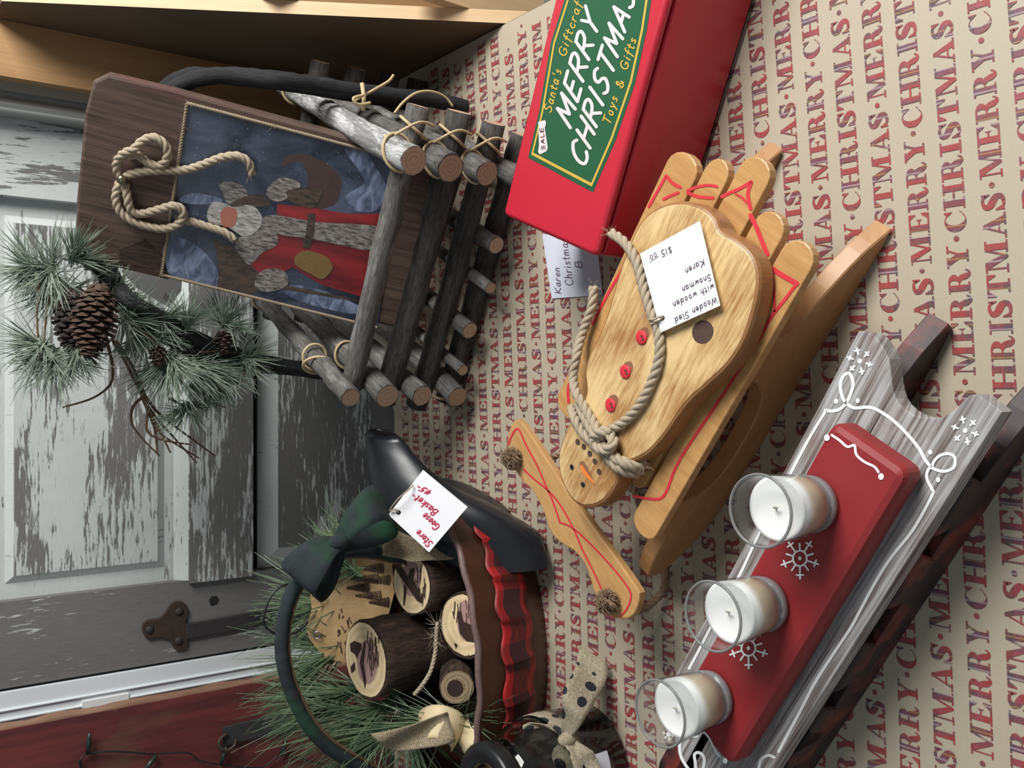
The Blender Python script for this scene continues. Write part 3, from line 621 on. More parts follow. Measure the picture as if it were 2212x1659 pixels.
# raffia ties
def tie(c, ax, r, tilt=0, w_=.0022, sq=1.0, nm='raffia_tie'):
    ax = Vector(ax).normalized(); a = ax.orthogonal().normalized(); b = ax.cross(a); pts = []
    for k in range(20):
        t = 2 * math.pi * k / 20; pts.append(Vector(c) + a * math.cos(t) * r + b * math.sin(t) * r * sq + ax * tilt * math.sin(t + 1))
    m = MB(); m.tube(pts, w_, 6, closed=True); return m.build(nm, MATS['raffia'], bk_)
for i in (3, 2, 1):
    c = FR + Vector((0, 0, SZ[i])) - d2 * .025; tie(c, d2, .0215 - .001 * (3 - i), .012)
    tie(FR + d1 * .03 + Vector((0, 0, FZ[i])), d1, .0195, .01)
    m = MB(); a = FR + d1 * .02 - d2 * .02 + Vector((0, 0, SZ[i] + .008)); b = FR + d1 * .04 - d2 * .018 + Vector((0, 0, SZ[i - 1] + .012)); m.tube(cr([a, a.lerp(b, .5) + d1 * .012 - d2 * .006, b], 6), .002, 6); m.build('raffia_tie', MATS['raffia'], bk_)
tie(FL + Vector((0, 0, SZ[3])) + d2 * .075, d2, .0185, .006); tie(FL + Vector((0, 0, SZ[3])) + d2 * .06 - d1 * .006, d2 + d1 * .5, .021, .004)
tie(FL + Vector((0, 0, SZ[2])) + d2 * .085, d2, .0195, .008); tie(FL + Vector((0, 0, SZ[3])) + d2 * .30, d2, .0165, .005); tie(FL + Vector((0, 0, SZ[0] + .006)) - d2 * .0 - d1 * .02, d1, .02, .006)
tie(FL + Vector((0, 0, FZ[0] + .004)) + d1 * .0, d1 * 1.0, .0205, .003); tie(FR + d2 * .33 + Vector((0, 0, SZ[3])), d2, .0185, .008); tie(FR + d2 * SL + d1 * .012 + Vector((0, 0, FZ[2])), d1, .019, .006)
q1 = [GY(x, y, 1.08) for x, y in ((785, 240), (782, 180))]
m = MB(); m.tube([q1[0], q1[0].lerp(q1[1], .5) - d2 * .004, q1[1]], .0032, 6); m.tube(cr([GY(x, y, 1.085) for x, y in ((765, 218), (785, 207), (815, 190), (840, 175), (850, 162))], 5), .002, 6); m.tube(cr([GY(x, y, 1.07) for x, y in ((800, 222), (780, 226), (768, 222), (764, 212), (785, 206))], 5), .0022, 6); m.build('raffia_knot', MATS['raffia'], bk_)
m = MB(); m.tube(cr([GY(x, y, 1.06) for x, y in ((852, 245), (870, 222), (895, 203), (920, 197), (945, 201), (965, 213), (978, 230))], 5), .002, 6); m.build('raffia_tie', MATS['raffia'], bk_)
m = MB(); m.tube(cr([GY(x, y, .99) for x, y in ((833, 290), (830, 315), (843, 342), (870, 360), (900, 372))], 5), .002, 6); m.build('raffia_tie', MATS['raffia'], bk_)

# ------------------------------------------------------------------ wooden plaque with print
PC = Vector((.29, 1.279, .527)); yaw, lean, roll = -.553, -.401, -.009
PR = Matrix.Rotation(yaw, 3, 'Z') @ Matrix.Rotation(lean, 3, 'X') @ Matrix.Rotation(roll, 3, 'Y')
PN = PR @ Vector((0, 1, 0)); PW = .262; PH = .495
def PT(v): return PC + PR @ Vector(v)          # local: x across, y into the board, z up from the top edge
def PL(x, y, d=0.0):
    q = onplane(x, y, PC - PN * d, PN); l = PR.transposed() @ (q - PC); return l.x, l.z
def PX(d): return lambda x, y: onplane(x, y, PC - PN * d, PN)
pq = thing('picture_plaque', 'rustic brown board with winter print and rope bow, standing in the log basket', 'plaque', PT((0, 0, -PH)))
h = PW / 2
out = [(-h, -PH), (h, -PH), (h + .003, -.3), (h, -.1), (h - .004, -.018), (h - .018, -.002), (h - .06, .003), (-.05, .001), (-h + .02, -.004), (-h + .001, -.022), (-h - .002, -.06), (-h + .01, -.115), (-h + .006, -.16), (-h - .001, -.2), (-h, -.3)]
m = MB(); m.prism(out, 0, .022, lambda v: PT((v[0], .022 - v[2], v[1])), .004); m.build('board', MATS['old_board'], pq)
m = MB(); m.prism([(-h - .002, -.13), (-h + .03, -.12), (-h + .05, -.09), (-h + .028, -.06), (-h - .001, -.062)], 0, .0025, lambda v: PT((v[0], -v[2], v[1])), .001); m.build('bark_patch', MATS['bark_brown'], pq)
cor = [PL(405, 222), PL(350, 592), PL(815, 706), PL(876, 346)]
pr_ = MB(); pr_.prism([cor[0], cor[3], cor[2], cor[1]], 0, .0012, lambda v: PT((v[0], -v[2], v[1]))); pic = pr_.build('printed_picture', MATS['winter_print'], pq)
def zp(l): return [(340 + a / 4.254, 330 + b / 4.254) for a, b in l]
def shape(nm, mat, pts, d, sm=True):
    q = zp(pts)
    if sm: q = [(v.x, v.y) for v in cr([(a, b, 0) for a, b in q], 4, True)]
    m = MB(); L = [PL(*p) for p in q]; m.add([PX(d)(*p) for p in q], [tuple(range(len(q)))], L); return m.build(nm, MATS[mat], pic)
shape('printed_snowdrift', 'print_snow', [(1720, -40), (1900, -20), (2000, 120), (2080, 250), (2120, 430), (1980, 540), (1780, 520), (1720, 400), (1900, 280), (1820, 120)], .00128)
shape('printed_snowdrift', 'print_snow', [(1150, 1240), (1400, 1230), (1840, 1400), (1780, 1480), (1300, 1360)], .00128)
shape('printed_snowy_tree', 'print_snow', [(60, 850), (200, 780), (420, 900), (560, 1100), (540, 1230), (300, 1180), (80, 1080)], .00128)
shape('printed_snowy_tree', 'print_snow', [(190, 430), (330, 370), (520, 400), (600, 440), (470, 470), (300, 470)], .00128)
shape('printed_deer', 'print_deer', [(1210, 20), (1380, 20), (1540, 90), (1660, 200), (1690, 300), (1620, 480), (1380, 490), (1380, 200), (1300, 80), (1140, 130)], .00135)
shape('printed_antlers', 'print_brown', [(560, 1120), (560, 1230), (750, 1270), (900, 1290), (920, 1120), (740, 900), (560, 820), (500, 780), (540, 900)], .00135)
shape('printed_robe', 'print_red', [(1100, 470), (1400, 500), (1750, 560), (2120, 560), (2060, 900), (1960, 1140), (1860, 1320), (1500, 1210), (1240, 1050), (1100, 1130), (950, 1120), (840, 1020), (980, 900), (1090, 780)], .0016, False)
shape('printed_staff', 'print_brown', [(1000, 1190), (1300, 1240), (1800, 1340), (1860, 1370), (1500, 1310), (1000, 1230)], .0016, False)
shape('printed_fur_band', 'print_fur', [(960, 620), (1060, 570), (1250, 600), (1500, 640), (2080, 690), (1990, 890), (1700, 850), (1460, 800), (1260, 770), (1090, 740)], .0018)
shape('printed_cape', 'print_fur', [(720, 820), (960, 640), (1080, 700), (1100, 840), (960, 920), (850, 1030), (760, 940)], .0020)
shape('printed_sleeve', 'print_fur', [(920, 1120), (1040, 1060), (1180, 1100), (1190, 1220), (1020, 1280), (900, 1240)], .0020)
shape('printed_sleeve', 'print_fur', [(1010, 330), (1130, 230), (1280, 260), (1310, 320), (1190, 350), (1190, 420), (1090, 450), (1010, 400)], .0020)
shape('printed_sack', 'print_brown', [(1190, 340), (1480, 330), (1500, 400), (1420, 510), (1200, 430)], .0019)
shape('printed_sack', 'print_brown', [(680, 460), (920, 380), (1040, 470), (900, 500), (740, 510)], .0018)
shape('printed_bird', 'print_fur', [(570, 300), (640, 260), (780, 300), (830, 400), (720, 460), (640, 460), (600, 370)], .0017)
shape('printed_beard', 'print_beard', [(700, 500), (860, 480), (960, 580), (930, 700), (800, 770), (640, 680), (480, 640), (460, 540), (520, 450), (640, 470)], .0022)
shape('printed_face', 'print_skin', [(580, 560), (630, 500), (720, 520), (730, 610), (690, 680), (600, 670)], .0024)
shape('printed_belt', 'print_brown', [(1380, 560), (1450, 560), (1440, 720), (1400, 880), (1330, 870), (1370, 720)], .0022, False)
shape('printed_pouch', 'print_gold', [(1260, 960), (1340, 900), (1440, 910), (1560, 960), (1610, 1060), (1520, 1160), (1420, 1120), (1280, 1040)], .0024)
# twine border, rope bow, stud
m = MB(); bp = []
cc = [cor[0], cor[1], cor[2], cor[3]]
for i in range(3):
    a, b = [(1, 0), (1, 2), (0, 3)][i]; A = Vector(cor[a]); B = Vector(cor[b]); pts = [PT((p.x, -.003, p.y)) for p in [A.lerp(B, k / 8) for k in range(9)]]
    rope(m, pts, .0024, n=2); fuzz(m, pts, .002, 40, .008)
m.build('twine_border', MATS['twine'], pq)
m = MB()
def bow(l, dd): return [PX(dd[min(i, len(dd) - 1)])(*p) for i, p in enumerate(l)]
rope(m, bow([(262, 385), (252, 365), (255, 345), (270, 330), (290, 322), (310, 303), (335, 297), (358, 315), (362, 340), (345, 358), (320, 352), (296, 335), (275, 338)], [.008, .009, .012, .016, .018, .014, .014, .014, .013, .011, .010, .009, .007]), .006)
rope(m, bow([(270, 380), (300, 372), (350, 368), (400, 367), (440, 355), (480, 340), (515, 337), (537, 352), (545, 378)], [.010, .010, .009, .009, .010, .012, .013, .012, .010]), .006)
rope(m, bow([(258, 395), (250, 425), (258, 455), (280, 475), (315, 488), (355, 494), (388, 482), (396, 458), (378, 444), (345, 452), (305, 462), (283, 455), (275, 425), (270, 398)], [.008, .010, .012, .012, .012, .012, .013, .014, .015, .014, .012, .014, .014, .009]), .006)
rope(m, bow([(380, 474), (410, 478), (450, 490), (485, 502), (507, 518)], [.006, .007, .008, .009, .009]), .006)
pts = bow([(540, 375), (505, 516), (255, 345), (300, 372), (350, 494), (390, 470), (480, 340)], [.011]); fuzz(m, pts, .006, 60, .008)
m.build('rope_bow', MATS['jute'], pq)
m = MB(); m.ball(PX(.016)(263, 388), .0068, 14); m.build('brass_stud', MATS['brass'], pq)
# paper tag hanging behind the plaque
TY = 1.36
tg_ = thing('hanging_tag', 'pale paper tag showing beside the plaque, above the log basket', 'price tag', GY(330, 620, TY))
tq = [GY(x, y, TY) for x, y in ((262, 585), (300, 625), (365, 664), (392, 628), (395, 560), (300, 540))]
m = MB(); m.add(tq + [p + Vector((0, .0008, 0)) for p in tq], [(0, 1, 2, 3, 4, 5), (11, 10, 9, 8, 7, 6)]); m.build('card', MATS['card_white'], tg_)
m = MB(True); text(m, '161', (352, 644), (370, 654), (5, -11), lambda a, b: GY(a, b, TY - .0005), 1.6); m.build('pencil_mark', MATS['ink_gray'], tg_)

# handle: two bent branches
HR = FR + d2 * .13 + Vector((.012, 0, 0)); HL = FL + d2 * .19 - Vector((.01, 0, 0))
def arch(y_off, top, rr, a, b):
    pts = []
    for x, y, t in a:
        Y = HR.y + (HL.y - HR.y) * t + y_off
        if x < 560 and y < 640: Y = max(Y, onplane(x, y, PC + PN * .052, PN).y + y_off)
        pts.append(GY(x, y, Y))
    return MB().tube(cr(pts, 6), rr, 10, True, .08)
A1 = [(1005, 232, 0), (930, 215, .0), (840, 205, .02), (760, 196, .04), (690, 184, .06), (600, 172, .08), (500, 163, .12), (420, 172, .18), (345, 215, .26), (290, 290, .36), (262, 400, .5), (245, 500, .65), (238, 580, .8), (270, 640, .86), (350, 690, .9), (450, 745, .95), (540, 775, .98), (610, 790, 1), (690, 800, 1), (760, 815, 1.0)]
A2 = [(880, 225, 0), (800, 212, .02), (700, 196, .05), (600, 180, .08), (500, 170, .12), (410, 160, .2), (340, 205, .3), (285, 280, .4), (255, 380, .52), (240, 490, .66), (230, 590, .8), (260, 655, .88), (340, 715, .93), (440, 775, .97), (540, 790, 1), (640, 800, 1), (720, 812, 1)]
arch(0, 0, .0115, A1, 0).build('handle', MATS['bark_black'], bk_); arch(.03, 0, .0095, A2, 0).build('handle', MATS['bark_black'], bk_)
# ------------------------------------------------------------------ pine garland on the left of the handle
ga = thing('pine_garland', 'frosted artificial pine garland with cones and twigs on the basket handle', 'garland', GY(300, 660, 1.33))
def needles(c, dirs, ln_, n, mb, spread=.6, r=.0007, curl=0.0):
    for i in range(n):
        d = random.choice(dirs); v = (d + Vector((random.gauss(0, spread), random.gauss(0, spread), random.gauss(0, spread)))).normalized(); L = ln_ * random.uniform(.6, 1.05)
        p0 = c + d * random.uniform(-.25, .35) * ln_; bend = Vector((random.uniform(-1, 1), random.uniform(-1, 1), random.uniform(-1, .6))) * L * curl
        p1 = p0 + v * L * .5 + bend * .4; p2 = p0 + v * L + bend
        mb.tube([p0, p1, p2], [r, r, r * .3], 3, False, smooth=False)
def gd(x, y): return (GY(x, y, 1.3) - GY(0 + x * 0, y * 0, 1.3)).normalized()
def pxdir(dx, dy, dep=0.0):           # a direction seen as (dx, dy) in the photo
    return (-UP * dx - RT * dy + FW * dep).normalized()
CL = [((108, 585), [(-1, -.3), (-.9, .5), (.2, -1), (.5, .6), (-.4, 1)], .062, 150), ((75, 575), [(-1, .2), (-.5, -.9), (-.7, .7)], .055, 80), ((130, 620), [(-.6, 1), (.4, 1), (1, .2), (-1, .3)], .062, 110), ((155, 560), [(.2, -1), (1, 0), (.7, -.7)], .05, 70),
      ((95, 745), [(-1, -.5), (-1, .1), (-.5, .9), (.4, 1)], .062, 110), ((120, 770), [(-.3, 1), (.5, 1), (1, .3), (-1, .4)], .058, 120), ((170, 750), [(.3, 1), (.9, .5), (-.3, 1)], .05, 80),
      ((240, 650), [(1, -.2), (.4, -1), (.8, .6)], .05, 90), ((270, 690), [(1, .1), (.3, 1), (.7, -.6)], .055, 90), ((310, 720), [(1, .2), (.2, 1), (-.6, .7)], .055, 110),
      ((400, 710), [(.3, -1), (.8, -.6), (-.2, -1)], .048, 70), ((485, 700), [(-.1, -1), (.6, -.8), (.9, .1), (-.7, -.5)], .05, 100), ((370, 775), [(-.3, 1), (.3, 1), (.8, .7), (-.8, .6)], .07, 190), ((420, 790), [(.2, 1), (.8, .6), (1, .1)], .062, 140),
      ((520, 770), [(1, -.4), (1, .2), (.6, .9), (.2, -.9)], .058, 120), ((470, 800), [(.4, 1), (1, .6), (-.2, 1)], .058, 130), ((405, 880), [(-.5, .9), (-1, .5), (.6, .7), (.9, .0)], .05, 110), ((350, 690), [(.5, .9), (1, -.3)], .045, 60)]
for (px, py), ds, ln_, n in CL:
    m = MB(); c = GY(px, py, 1.31 + random.uniform(-.012, .012)); needles(c, [pxdir(a, b, random.uniform(-.5, .3)) for a, b in ds], ln_, int(n * 1.5), m, .38, .00075, .15)
    m.build('needle_cluster', MATS['frosted_needle'], ga, 'stuff')
# leafy sleeve hiding the handle
m = MB(); hp = cr([GY(x, y, 1.318) for x, y in ((195, 560), (240, 610), (290, 660), (340, 705), (400, 740), (470, 765), (560, 790))], 8)
m.tube(hp, [.012 + .003 * math.sin(i) for i in range(len(hp))], 8, True, .15); m.build('stem_wrap', MATS['dark_stem'], ga)
m = MB()
for i in range(0, len(hp) - 1):
    for k in range(9): needles(hp[i], [(hp[i + 1] - hp[i]).normalized()], .035, 1, m, .8, .0007)
m.build('needle_cluster', MATS['pine_needle'], ga, 'stuff')
def cone(c, ax, L, R_, n, mat, nm='pine_cone'):
    ax = Vector(ax).normalized(); a = ax.orthogonal().normalized(); b = ax.cross(a); m = MB()
    m.lathe([(R_ * .5 * math.sin(math.pi * max(.02, min(.98, t))), (t - .5) * L) for t in [i / 8 for i in range(9)]], c, 10, True, lambda p: Vector(c) + a * p[0] + b * p[1] + ax * p[2])
    for i in range(n):
        t = (i + .5) / n; th = i * 2.39996; rad = R_ * (math.sin(math.pi * (t * .86 + .1)) ** .7); z = (t - .5) * L; o_ = a * math.cos(th) + b * math.sin(th); s_ = ax.cross(o_); wd = R_ * .42
        base = Vector(c) + ax * (z - L * .03) + o_ * rad * .35; tip = Vector(c) + ax * (z + L * .05) + o_ * rad
        m.add([base - s_ * wd * .4, base + s_ * wd * .4, tip + s_ * wd * .75 - o_ * rad * .18, tip + ax * L * .012, tip - s_ * wd * .75 - o_ * rad * .18, base - ax * L * .03, tip - ax * L * .025], [(0, 1, 2, 3, 4), (1, 0, 5), (0, 4, 6, 5), (4, 3, 6), (3, 2, 6), (2, 1, 5, 6)])
    return m.build(nm, MATS[mat], ga)
cone(GY(205, 690, 1.27), pxdir(-.1, 1, -.1), .092, .031, 90, 'cone_scale'); cone(GY(160, 690, 1.30), pxdir(-.2, 1, .3), .085, .028, 80, 'cone_dark')
cone(GY(342, 768, 1.29), pxdir(.2, .8, -.4), .032, .014, 40, 'cone_scale'); cone(GY(483, 738, 1.29), pxdir(.2, .9, -.3), .036, .015, 45, 'cone_scale'); cone(GY(170, 555, 1.31), pxdir(1, .3, 0), .025, .011, 30, 'cone_dark')
TWG = [[(230, 735), (243, 790), (238, 830), (200, 860), (135, 880)], [(240, 730), (270, 780), (295, 830), (320, 890), (345, 935), (430, 990)], [(250, 735), (290, 800), (310, 860), (340, 905), (380, 950), (425, 1000)], [(300, 810), (318, 880), (318, 930), (350, 950), (410, 960)],
       [(305, 860), (287, 880), (285, 915), (310, 950), (345, 985)], [(310, 850), (340, 890), (390, 930), (465, 985)], [(280, 800), (320, 880), (350, 940), (368, 978)], [(320, 880), (335, 930), (340, 980)], [(365, 860), (400, 880), (430, 910)], [(440, 865), (470, 875), (488, 880)]]
for i, t in enumerate(TWG):
    m = MB(); q = cr([GY(x, y, 1.33 + .008 * (i % 3)) for x, y in t], 6); n = len(q); m.tube(q, [.0024 - .0013 * k / n for k in range(n)], 6); m.build('twig', MATS['twig'], ga)
for a in ([(85, 610), (80, 670), (82, 730)], [(105, 640), (98, 700), (95, 740)], [(280, 690), (330, 735), (360, 770)], [(430, 762), (470, 758), (510, 762)]):
    m = MB(); m.tube(cr([GY(x, y, 1.30) for x, y in a], 6), .0012, 6); m.build('wire_stem', MATS['twig'], ga)

# ------------------------------------------------------------------ red sign box
BH = .13
bA, bB = G(1092, 440, BH), G(1285, 552, BH); bd = ((G(1437, 0, BH) - bB).normalized() + (G(1200, 0, BH) - bA).normalized()).normalized()
bp_ = Vector((-bd.y, bd.x, 0)); W_ = (bA - bB).dot(bp_); BL = .46
red = thing('sign_box', 'glossy red wooden box with a green MERRY CHRISTMAS label on its lid', 'box', (bB.x, bB.y, 0))
def BT(v): return Vector((bB.x, bB.y, 0)) + bd * v[0] + bp_ * v[1] + Vector((0, 0, v[2]))
def rrect(x0, x1, y0, y1, r, n=4):
    o = []
    for cx, cy, a in ((x1 - r, y1 - r, 0), (x0 + r, y1 - r, 90), (x0 + r, y0 + r, 180), (x1 - r, y0 + r, 270)): o += arc(cx, cy, r, r, a, a + 90, n)
    return o
m = MB(); m.prism(rrect(0, BL, 0, W_, .006), .006, BH - .0135, BT, .002, True); m.build('body', MATS['box_red'], red)
m = MB(); m.prism(rrect(-.001, BL + .001, -.001, W_ + .001, .008), BH - .0128, BH, BT, .005, True); lid = m.build('lid', MATS['box_red'], red)
m = MB(); m.prism(rrect(.006, BL - .006, .006, W_ - .006, .006), 0, .007, BT); m.build('base_plate', MATS['box_foot'], red)
def BX(d): return lambda x, y: G(x, y, BH + d)
def z3(l): return [(1050 + a / 3.568, b / 3.568) for a, b in l]
B0 = Vector((bB.x, bB.y))
def mirror(pts):                     # the unseen far end of the label mirrors the near end
    return pts
near = z3([(410, 860), (325, 1215), (825, 1482), (1000, 1080), (1150, 640), (1240, 230), (1275, 0)]); L_ = []
for p in near: q = G(*p, BH) - Vector((bB.x, bB.y, BH)); L_.append((q.dot(bd), q.dot(bp_)))
top_l = [(q.dot(bd), q.dot(bp_)) for q in [G(*p, BH) - Vector((bB.x, bB.y, BH)) for p in z3([(500, 330), (605, 0)])]]
lab = [top_l[1], top_l[0]] + L_
far = [(BL - p[0], p[1]) for p in (lab[3], lab[4])]
lab2 = lab + [(BL - L_[2][0], L_[2][1]), (BL - L_[1][0], L_[1][1])]
m = MB(); m.add([BT((p[0], p[1], BH + .0003)) for p in lab2], [tuple(range(len(lab2)))]); lb = m.build('label', MATS['label_green'], lid)
m = MB()
def inset2(P, d):
    n = len(P); ar = sum(P[i][0] * P[(i + 1) % n][1] - P[(i + 1) % n][0] * P[i][1] for i in range(n)); s = 1 if ar > 0 else -1; o = []
    for i in range(n):
        p, q, r = Vector(P[i - 1]), Vector(P[i]), Vector(P[(i + 1) % n]); a = (q - p).normalized(); b = (r - q).normalized(); mm = Vector((-a.y - b.y, a.x + b.x)).normalized(); o.append(q + mm * s * d / max(.4, mm.dot(Vector((-a.y, a.x)))))
    return o
i1, i2 = inset2(lab2, .0050), inset2(lab2, .0082); n = len(i1)
for i in range(n):
    j = (i + 1) % n; m.add([BT((p[0], p[1], BH + .0006)) for p in (i1[i], i1[j], i2[j], i2[i])], [(0, 1, 2, 3)])
m.build('gold_border', MATS['label_gold'], lb)
def zz3(a, b): return (1050 + a / 3.568, b / 3.568)
m = MB(True); text(m, 'MERRY', zz3(650, 985), zz3(885, 130), (-29, -38), BX(.0007), 7.0, .24); text(m, 'CHRISTMAS', zz3(755, 1300), zz3(1165, -70), (-29, -37), BX(.0007), 7.0, .22); m.build('white_lettering', MATS['label_pink'], lb)
m = MB(True); text(m, "Santa's", zz3(500, 870), zz3(585, 530), (-15, -9), BX(.0007), 2.6, .2); text(m, 'Giftcraft', zz3(610, 440), zz3(760, -40), (-15, -9), BX(.0007), 2.6, .2); m.build('gold_lettering', MATS['label_gold'], lb); m = MB(True)
text(m, 'Toys', zz3(955, 965), zz3(1020, 740), (-15, -10), BX(.0007), 2.8, .2); text(m, '&', zz3(1055, 685), zz3(1065, 610), (-15, -7), BX(.0007), 2.8, .2); text(m, 'Gifts', zz3(1085, 545), zz3(1165, 290), (-15, -9), BX(.0007), 2.8, .2); m.build('gold_lettering', MATS['label_gold'], lb)
m = MB(); m.add([BX(.0007)(*zz3(*p)) for p in ((402, 940), (455, 925), (462, 950), (452, 985), (475, 1140), (465, 1165), (415, 1190), (400, 1170), (408, 1120))], [tuple(range(9))]); bn = m.build('sale_banner', MATS['label_pink'], lb)
m = MB(True); text(m, 'SALE', zz3(455, 1150), zz3(440, 970), (-7.5, 1), BX(.0010), 1.5, .25); m.build('black_lettering', MATS['ink_black'], bn)
# card under the box
kc = thing('shelf_card', 'greyish white handwritten card sticking out from under the red box', 'price card', G(1235, 610, 0))
q = [G(x, y, .001) for x, y in ((1172, 505), (1193, 645), (1303, 637), (1290, 520))]
m = MB(); m.add(q + [p + Vector((0, 0, .0009)) for p in q], [(0, 1, 2, 3)[::-1], (4, 5, 6, 7), (0, 4, 7, 3), (0, 1, 5, 4), (1, 2, 6, 5), (2, 3, 7, 6)]); m.build('card', MATS['card_gray'], kc)
m = MB(True); c1 = lambda x, y: G(x, y, .0022); text(m, 'Karen', (1212, 634), (1208, 575), (-13, -2), c1, 1.6); m.build('handwriting', MATS['ink_violet'], kc); m = MB(True); text(m, 'Christmas', (1238, 616), (1224, 512), (-16, 0), c1, 1.6); m.build('handwriting', MATS['ink_violet'], kc); m = MB(True); text(m, 'B', (1258, 578), (1254, 560), (-14, -1), c1, 1.6); m.build('handwriting', MATS['ink_violet'], kc)

# ------------------------------------------------------------------ wooden snowman sled
SZt = .115
r1_, r5_, f5_, f1_ = [G(x, y, SZt) for x, y in ((1475, 325), (1745, 530), (1370, 1135), (1225, 900))]
sO = (r1_ + r5_ + f5_ + f1_) / 4; sO.z = 0; sx = ((r1_ - f1_) + (r5_ - f5_)); sx.z = 0; sx.normalize(); sy = Vector((-sx.y, sx.x, 0))
def ST(v): return sO + sx * v[0] + sy * v[1] + Vector((0, 0, v[2]))
def SLc(x, y, z):
    q = G(x, y, z) - sO; return q.dot(sx), q.dot(sy)
sled = thing('toy_sled', 'honey-coloured wooden toy sled with red painted lines, carrying the snowman', 'sled', sO)
rear = [SLc(*p, SZt) for p in ((1745, 528), (1688, 468), (1650, 345), (1550, 338), (1475, 325))]
fr5 = SLc(1370, 1140, SZt); fr1 = SLc(1222, 900, SZt)
hw_ = (SLc(1495, 365, SZt)[1] - SLc(1700, 560, SZt)[1]) / 8
yy = [-.0875, -.0455, -.0020, .0390, .0825]
slats = []
for i in range(5):
    x1 = rear[i][0]; x0 = [fr5[0], -.165, -.17, -.16, fr1[0]][i]; w2 = [.0185, .0180, .0195, .0160, .0225][i]; y = yy[i]
    if i in (1, 3): x0 = -.15
    P = arc(x1 - .017, y, .017, w2, -90, 90, 8) + arc(x0 + .014, y, .014, w2, 90, 270, 8)
    m = MB(); m.prism(P, SZt - .011, SZt, ST, .0013); slats.append(m.build('slat', MATS['sled_wood'], sled))
def runner(yc, tail):
    T_ = tail; top = [(T_, .005), (T_ - .03, .027), (T_ - .07, .046), (T_ - .105, .058), (T_ - .125, .072), (T_ - .138, .094), (T_ - .168, .094), (T_ - .182, .066), (T_ - .205, .044), (T_ - .25, .036), (T_ - .30, .040), (T_ - .325, .060), (T_ - .338, .094), (T_ - .366, .094), (T_ - .385, .074), (T_ - .42, .070), (T_ - .445, .062)]
    bot = [(T_ - .447, .05), (T_ - .435, .034), (T_ - .40, .014), (T_ - .36, .003), (T_ - .3, .0006), (T_ - .02, .0006)]
    P = [(v.x, v.y) for v in cr([(a, b, 0) for a, b in top], 3)] + [(v.x, v.y) for v in cr([(a, b, 0) for a, b in bot], 3)]
    m = MB(); m.prism(P, yc - .010, yc + .010, lambda v: ST((v[0], v[2], v[1])), .0015); return m.build('runner', MATS['runner_wood'], sled)
t1 = SLc(1925, 495, .006); t2 = SLc(1690, 322, .006)
runner(t1[1] + .010, t1[0]); runner(t2[1] + .010, t2[0])
for x in (.075, -.115): MB().box(x - .009, x + .009, -.095, .095, SZt - .021, SZt - .011, ST).build('cross_bar', MATS['runner_wood'], sled)
# steering bar
BZ = .098
ba, bb = G(1112, 905, BZ), G(1372, 1338, BZ); bc = (ba + bb) / 2; bl = (bb - ba).normalized(); bw = Vector((bl.y, -bl.x, 0)); hl = (bb - ba).length / 2
if (G(1200, 1100, BZ) - bc).dot(bw) < 0: bw = -bw
def BRl(x, y):
    q = G(x, y, BZ) - bc; return q.dot(bl), q.dot(bw)
edge = [(1112, 908), (1098, 935), (1098, 985), (1125, 1035), (1150, 1060), (1172, 1100), (1190, 1150), (1215, 1175), (1245, 1195), (1268, 1230), (1285, 1285), (1310, 1325), (1345, 1338), (1370, 1325), (1380, 1290), (1370, 1262), (1290, 1150), (1215, 1045), (1160, 960), (1125, 912)]
m = MB(); m.prism([(v.x, v.y) for v in cr([(*BRl(*p), 0) for p in edge], 4, True)], BZ - .011, BZ, lambda v: bc - Vector((0, 0, BZ)) + bl * v[0] + bw * v[1] + Vector((0, 0, v[2])), .0018); bar = m.build('steering_bar', MATS['bar_wood'], sled)
PB = lambda x, y: G(x, y, BZ + .0005)
def zb(l): return [(1060 + a * 400 / 1327, 860 + b * 400 / 1327) for a, b in l]
for l in ([(128, 330), (150, 270), (195, 220), (250, 330), (330, 480), (400, 640), (440, 730), (495, 885)], [(235, 510), (310, 580), (385, 640), (480, 740), (580, 910), (650, 1070), (720, 1210), (800, 1380)], [(495, 890), (560, 915), (630, 965), (730, 1060), (860, 1200), (950, 1310), (1000, 1390), (1000, 1450), (975, 1510), (930, 1565)]):
    m = MB(True); stroke(m, zb(l), 3.6, PB, True); m.build('painted_line', MATS['line_red'], bar)
# pivot under the bar, rope ends
pv = SLc(1250, 1075, BZ); m = MB(); m.box(pv[0] - .006, -.10, pv[1] - .012, pv[1] + .012, SZt - .030, SZt - .0205, ST); m.build('bar_arm', MATS['runner_wood'], sled)
for (x, y) in ((1105, 990), (1312, 1300)):
    c = G(x, y, BZ + .010); m = MB(); m.ball(c, .009, 10, (1, 1, .8))
    for i in range(420):
        d = Vector((random.gauss(0, 1), random.gauss(0, 1), random.gauss(.1, 1))).normalized(); s = d.orthogonal() * .004
        m.tube([c + d * .007, c + d * .0115 + s * random.uniform(-1, 1), c + d * random.uniform(.012, .0155) + s * random.uniform(-1.5, 1.5)], [.0007, .0006, .0003], 4, False)
    m.build('rope_knot', MATS['jute_dark'], bar)
m = MB(); rp = [G(1312, 1302, BZ - .008), G(1345, 1325, .07), G(1395, 1312, .035), G(1432, 1275, .010), G(1436, 1230, .006), G(1422, 1190, .008), G(1395, 1130, .012), G(1370, 1060, .02), G(1330, 1010, .03)]
rope(m, rp, .0048); m.build('pull_rope', MATS['jute_dark'], sled)
m = MB(); rope(m, [G(1105, 985, BZ - .012), G(1160, 990, .06), G(1200, 985, .05), G(1240, 960, .045)], .0045); m.build('pull_rope', MATS['jute_dark'], sled)
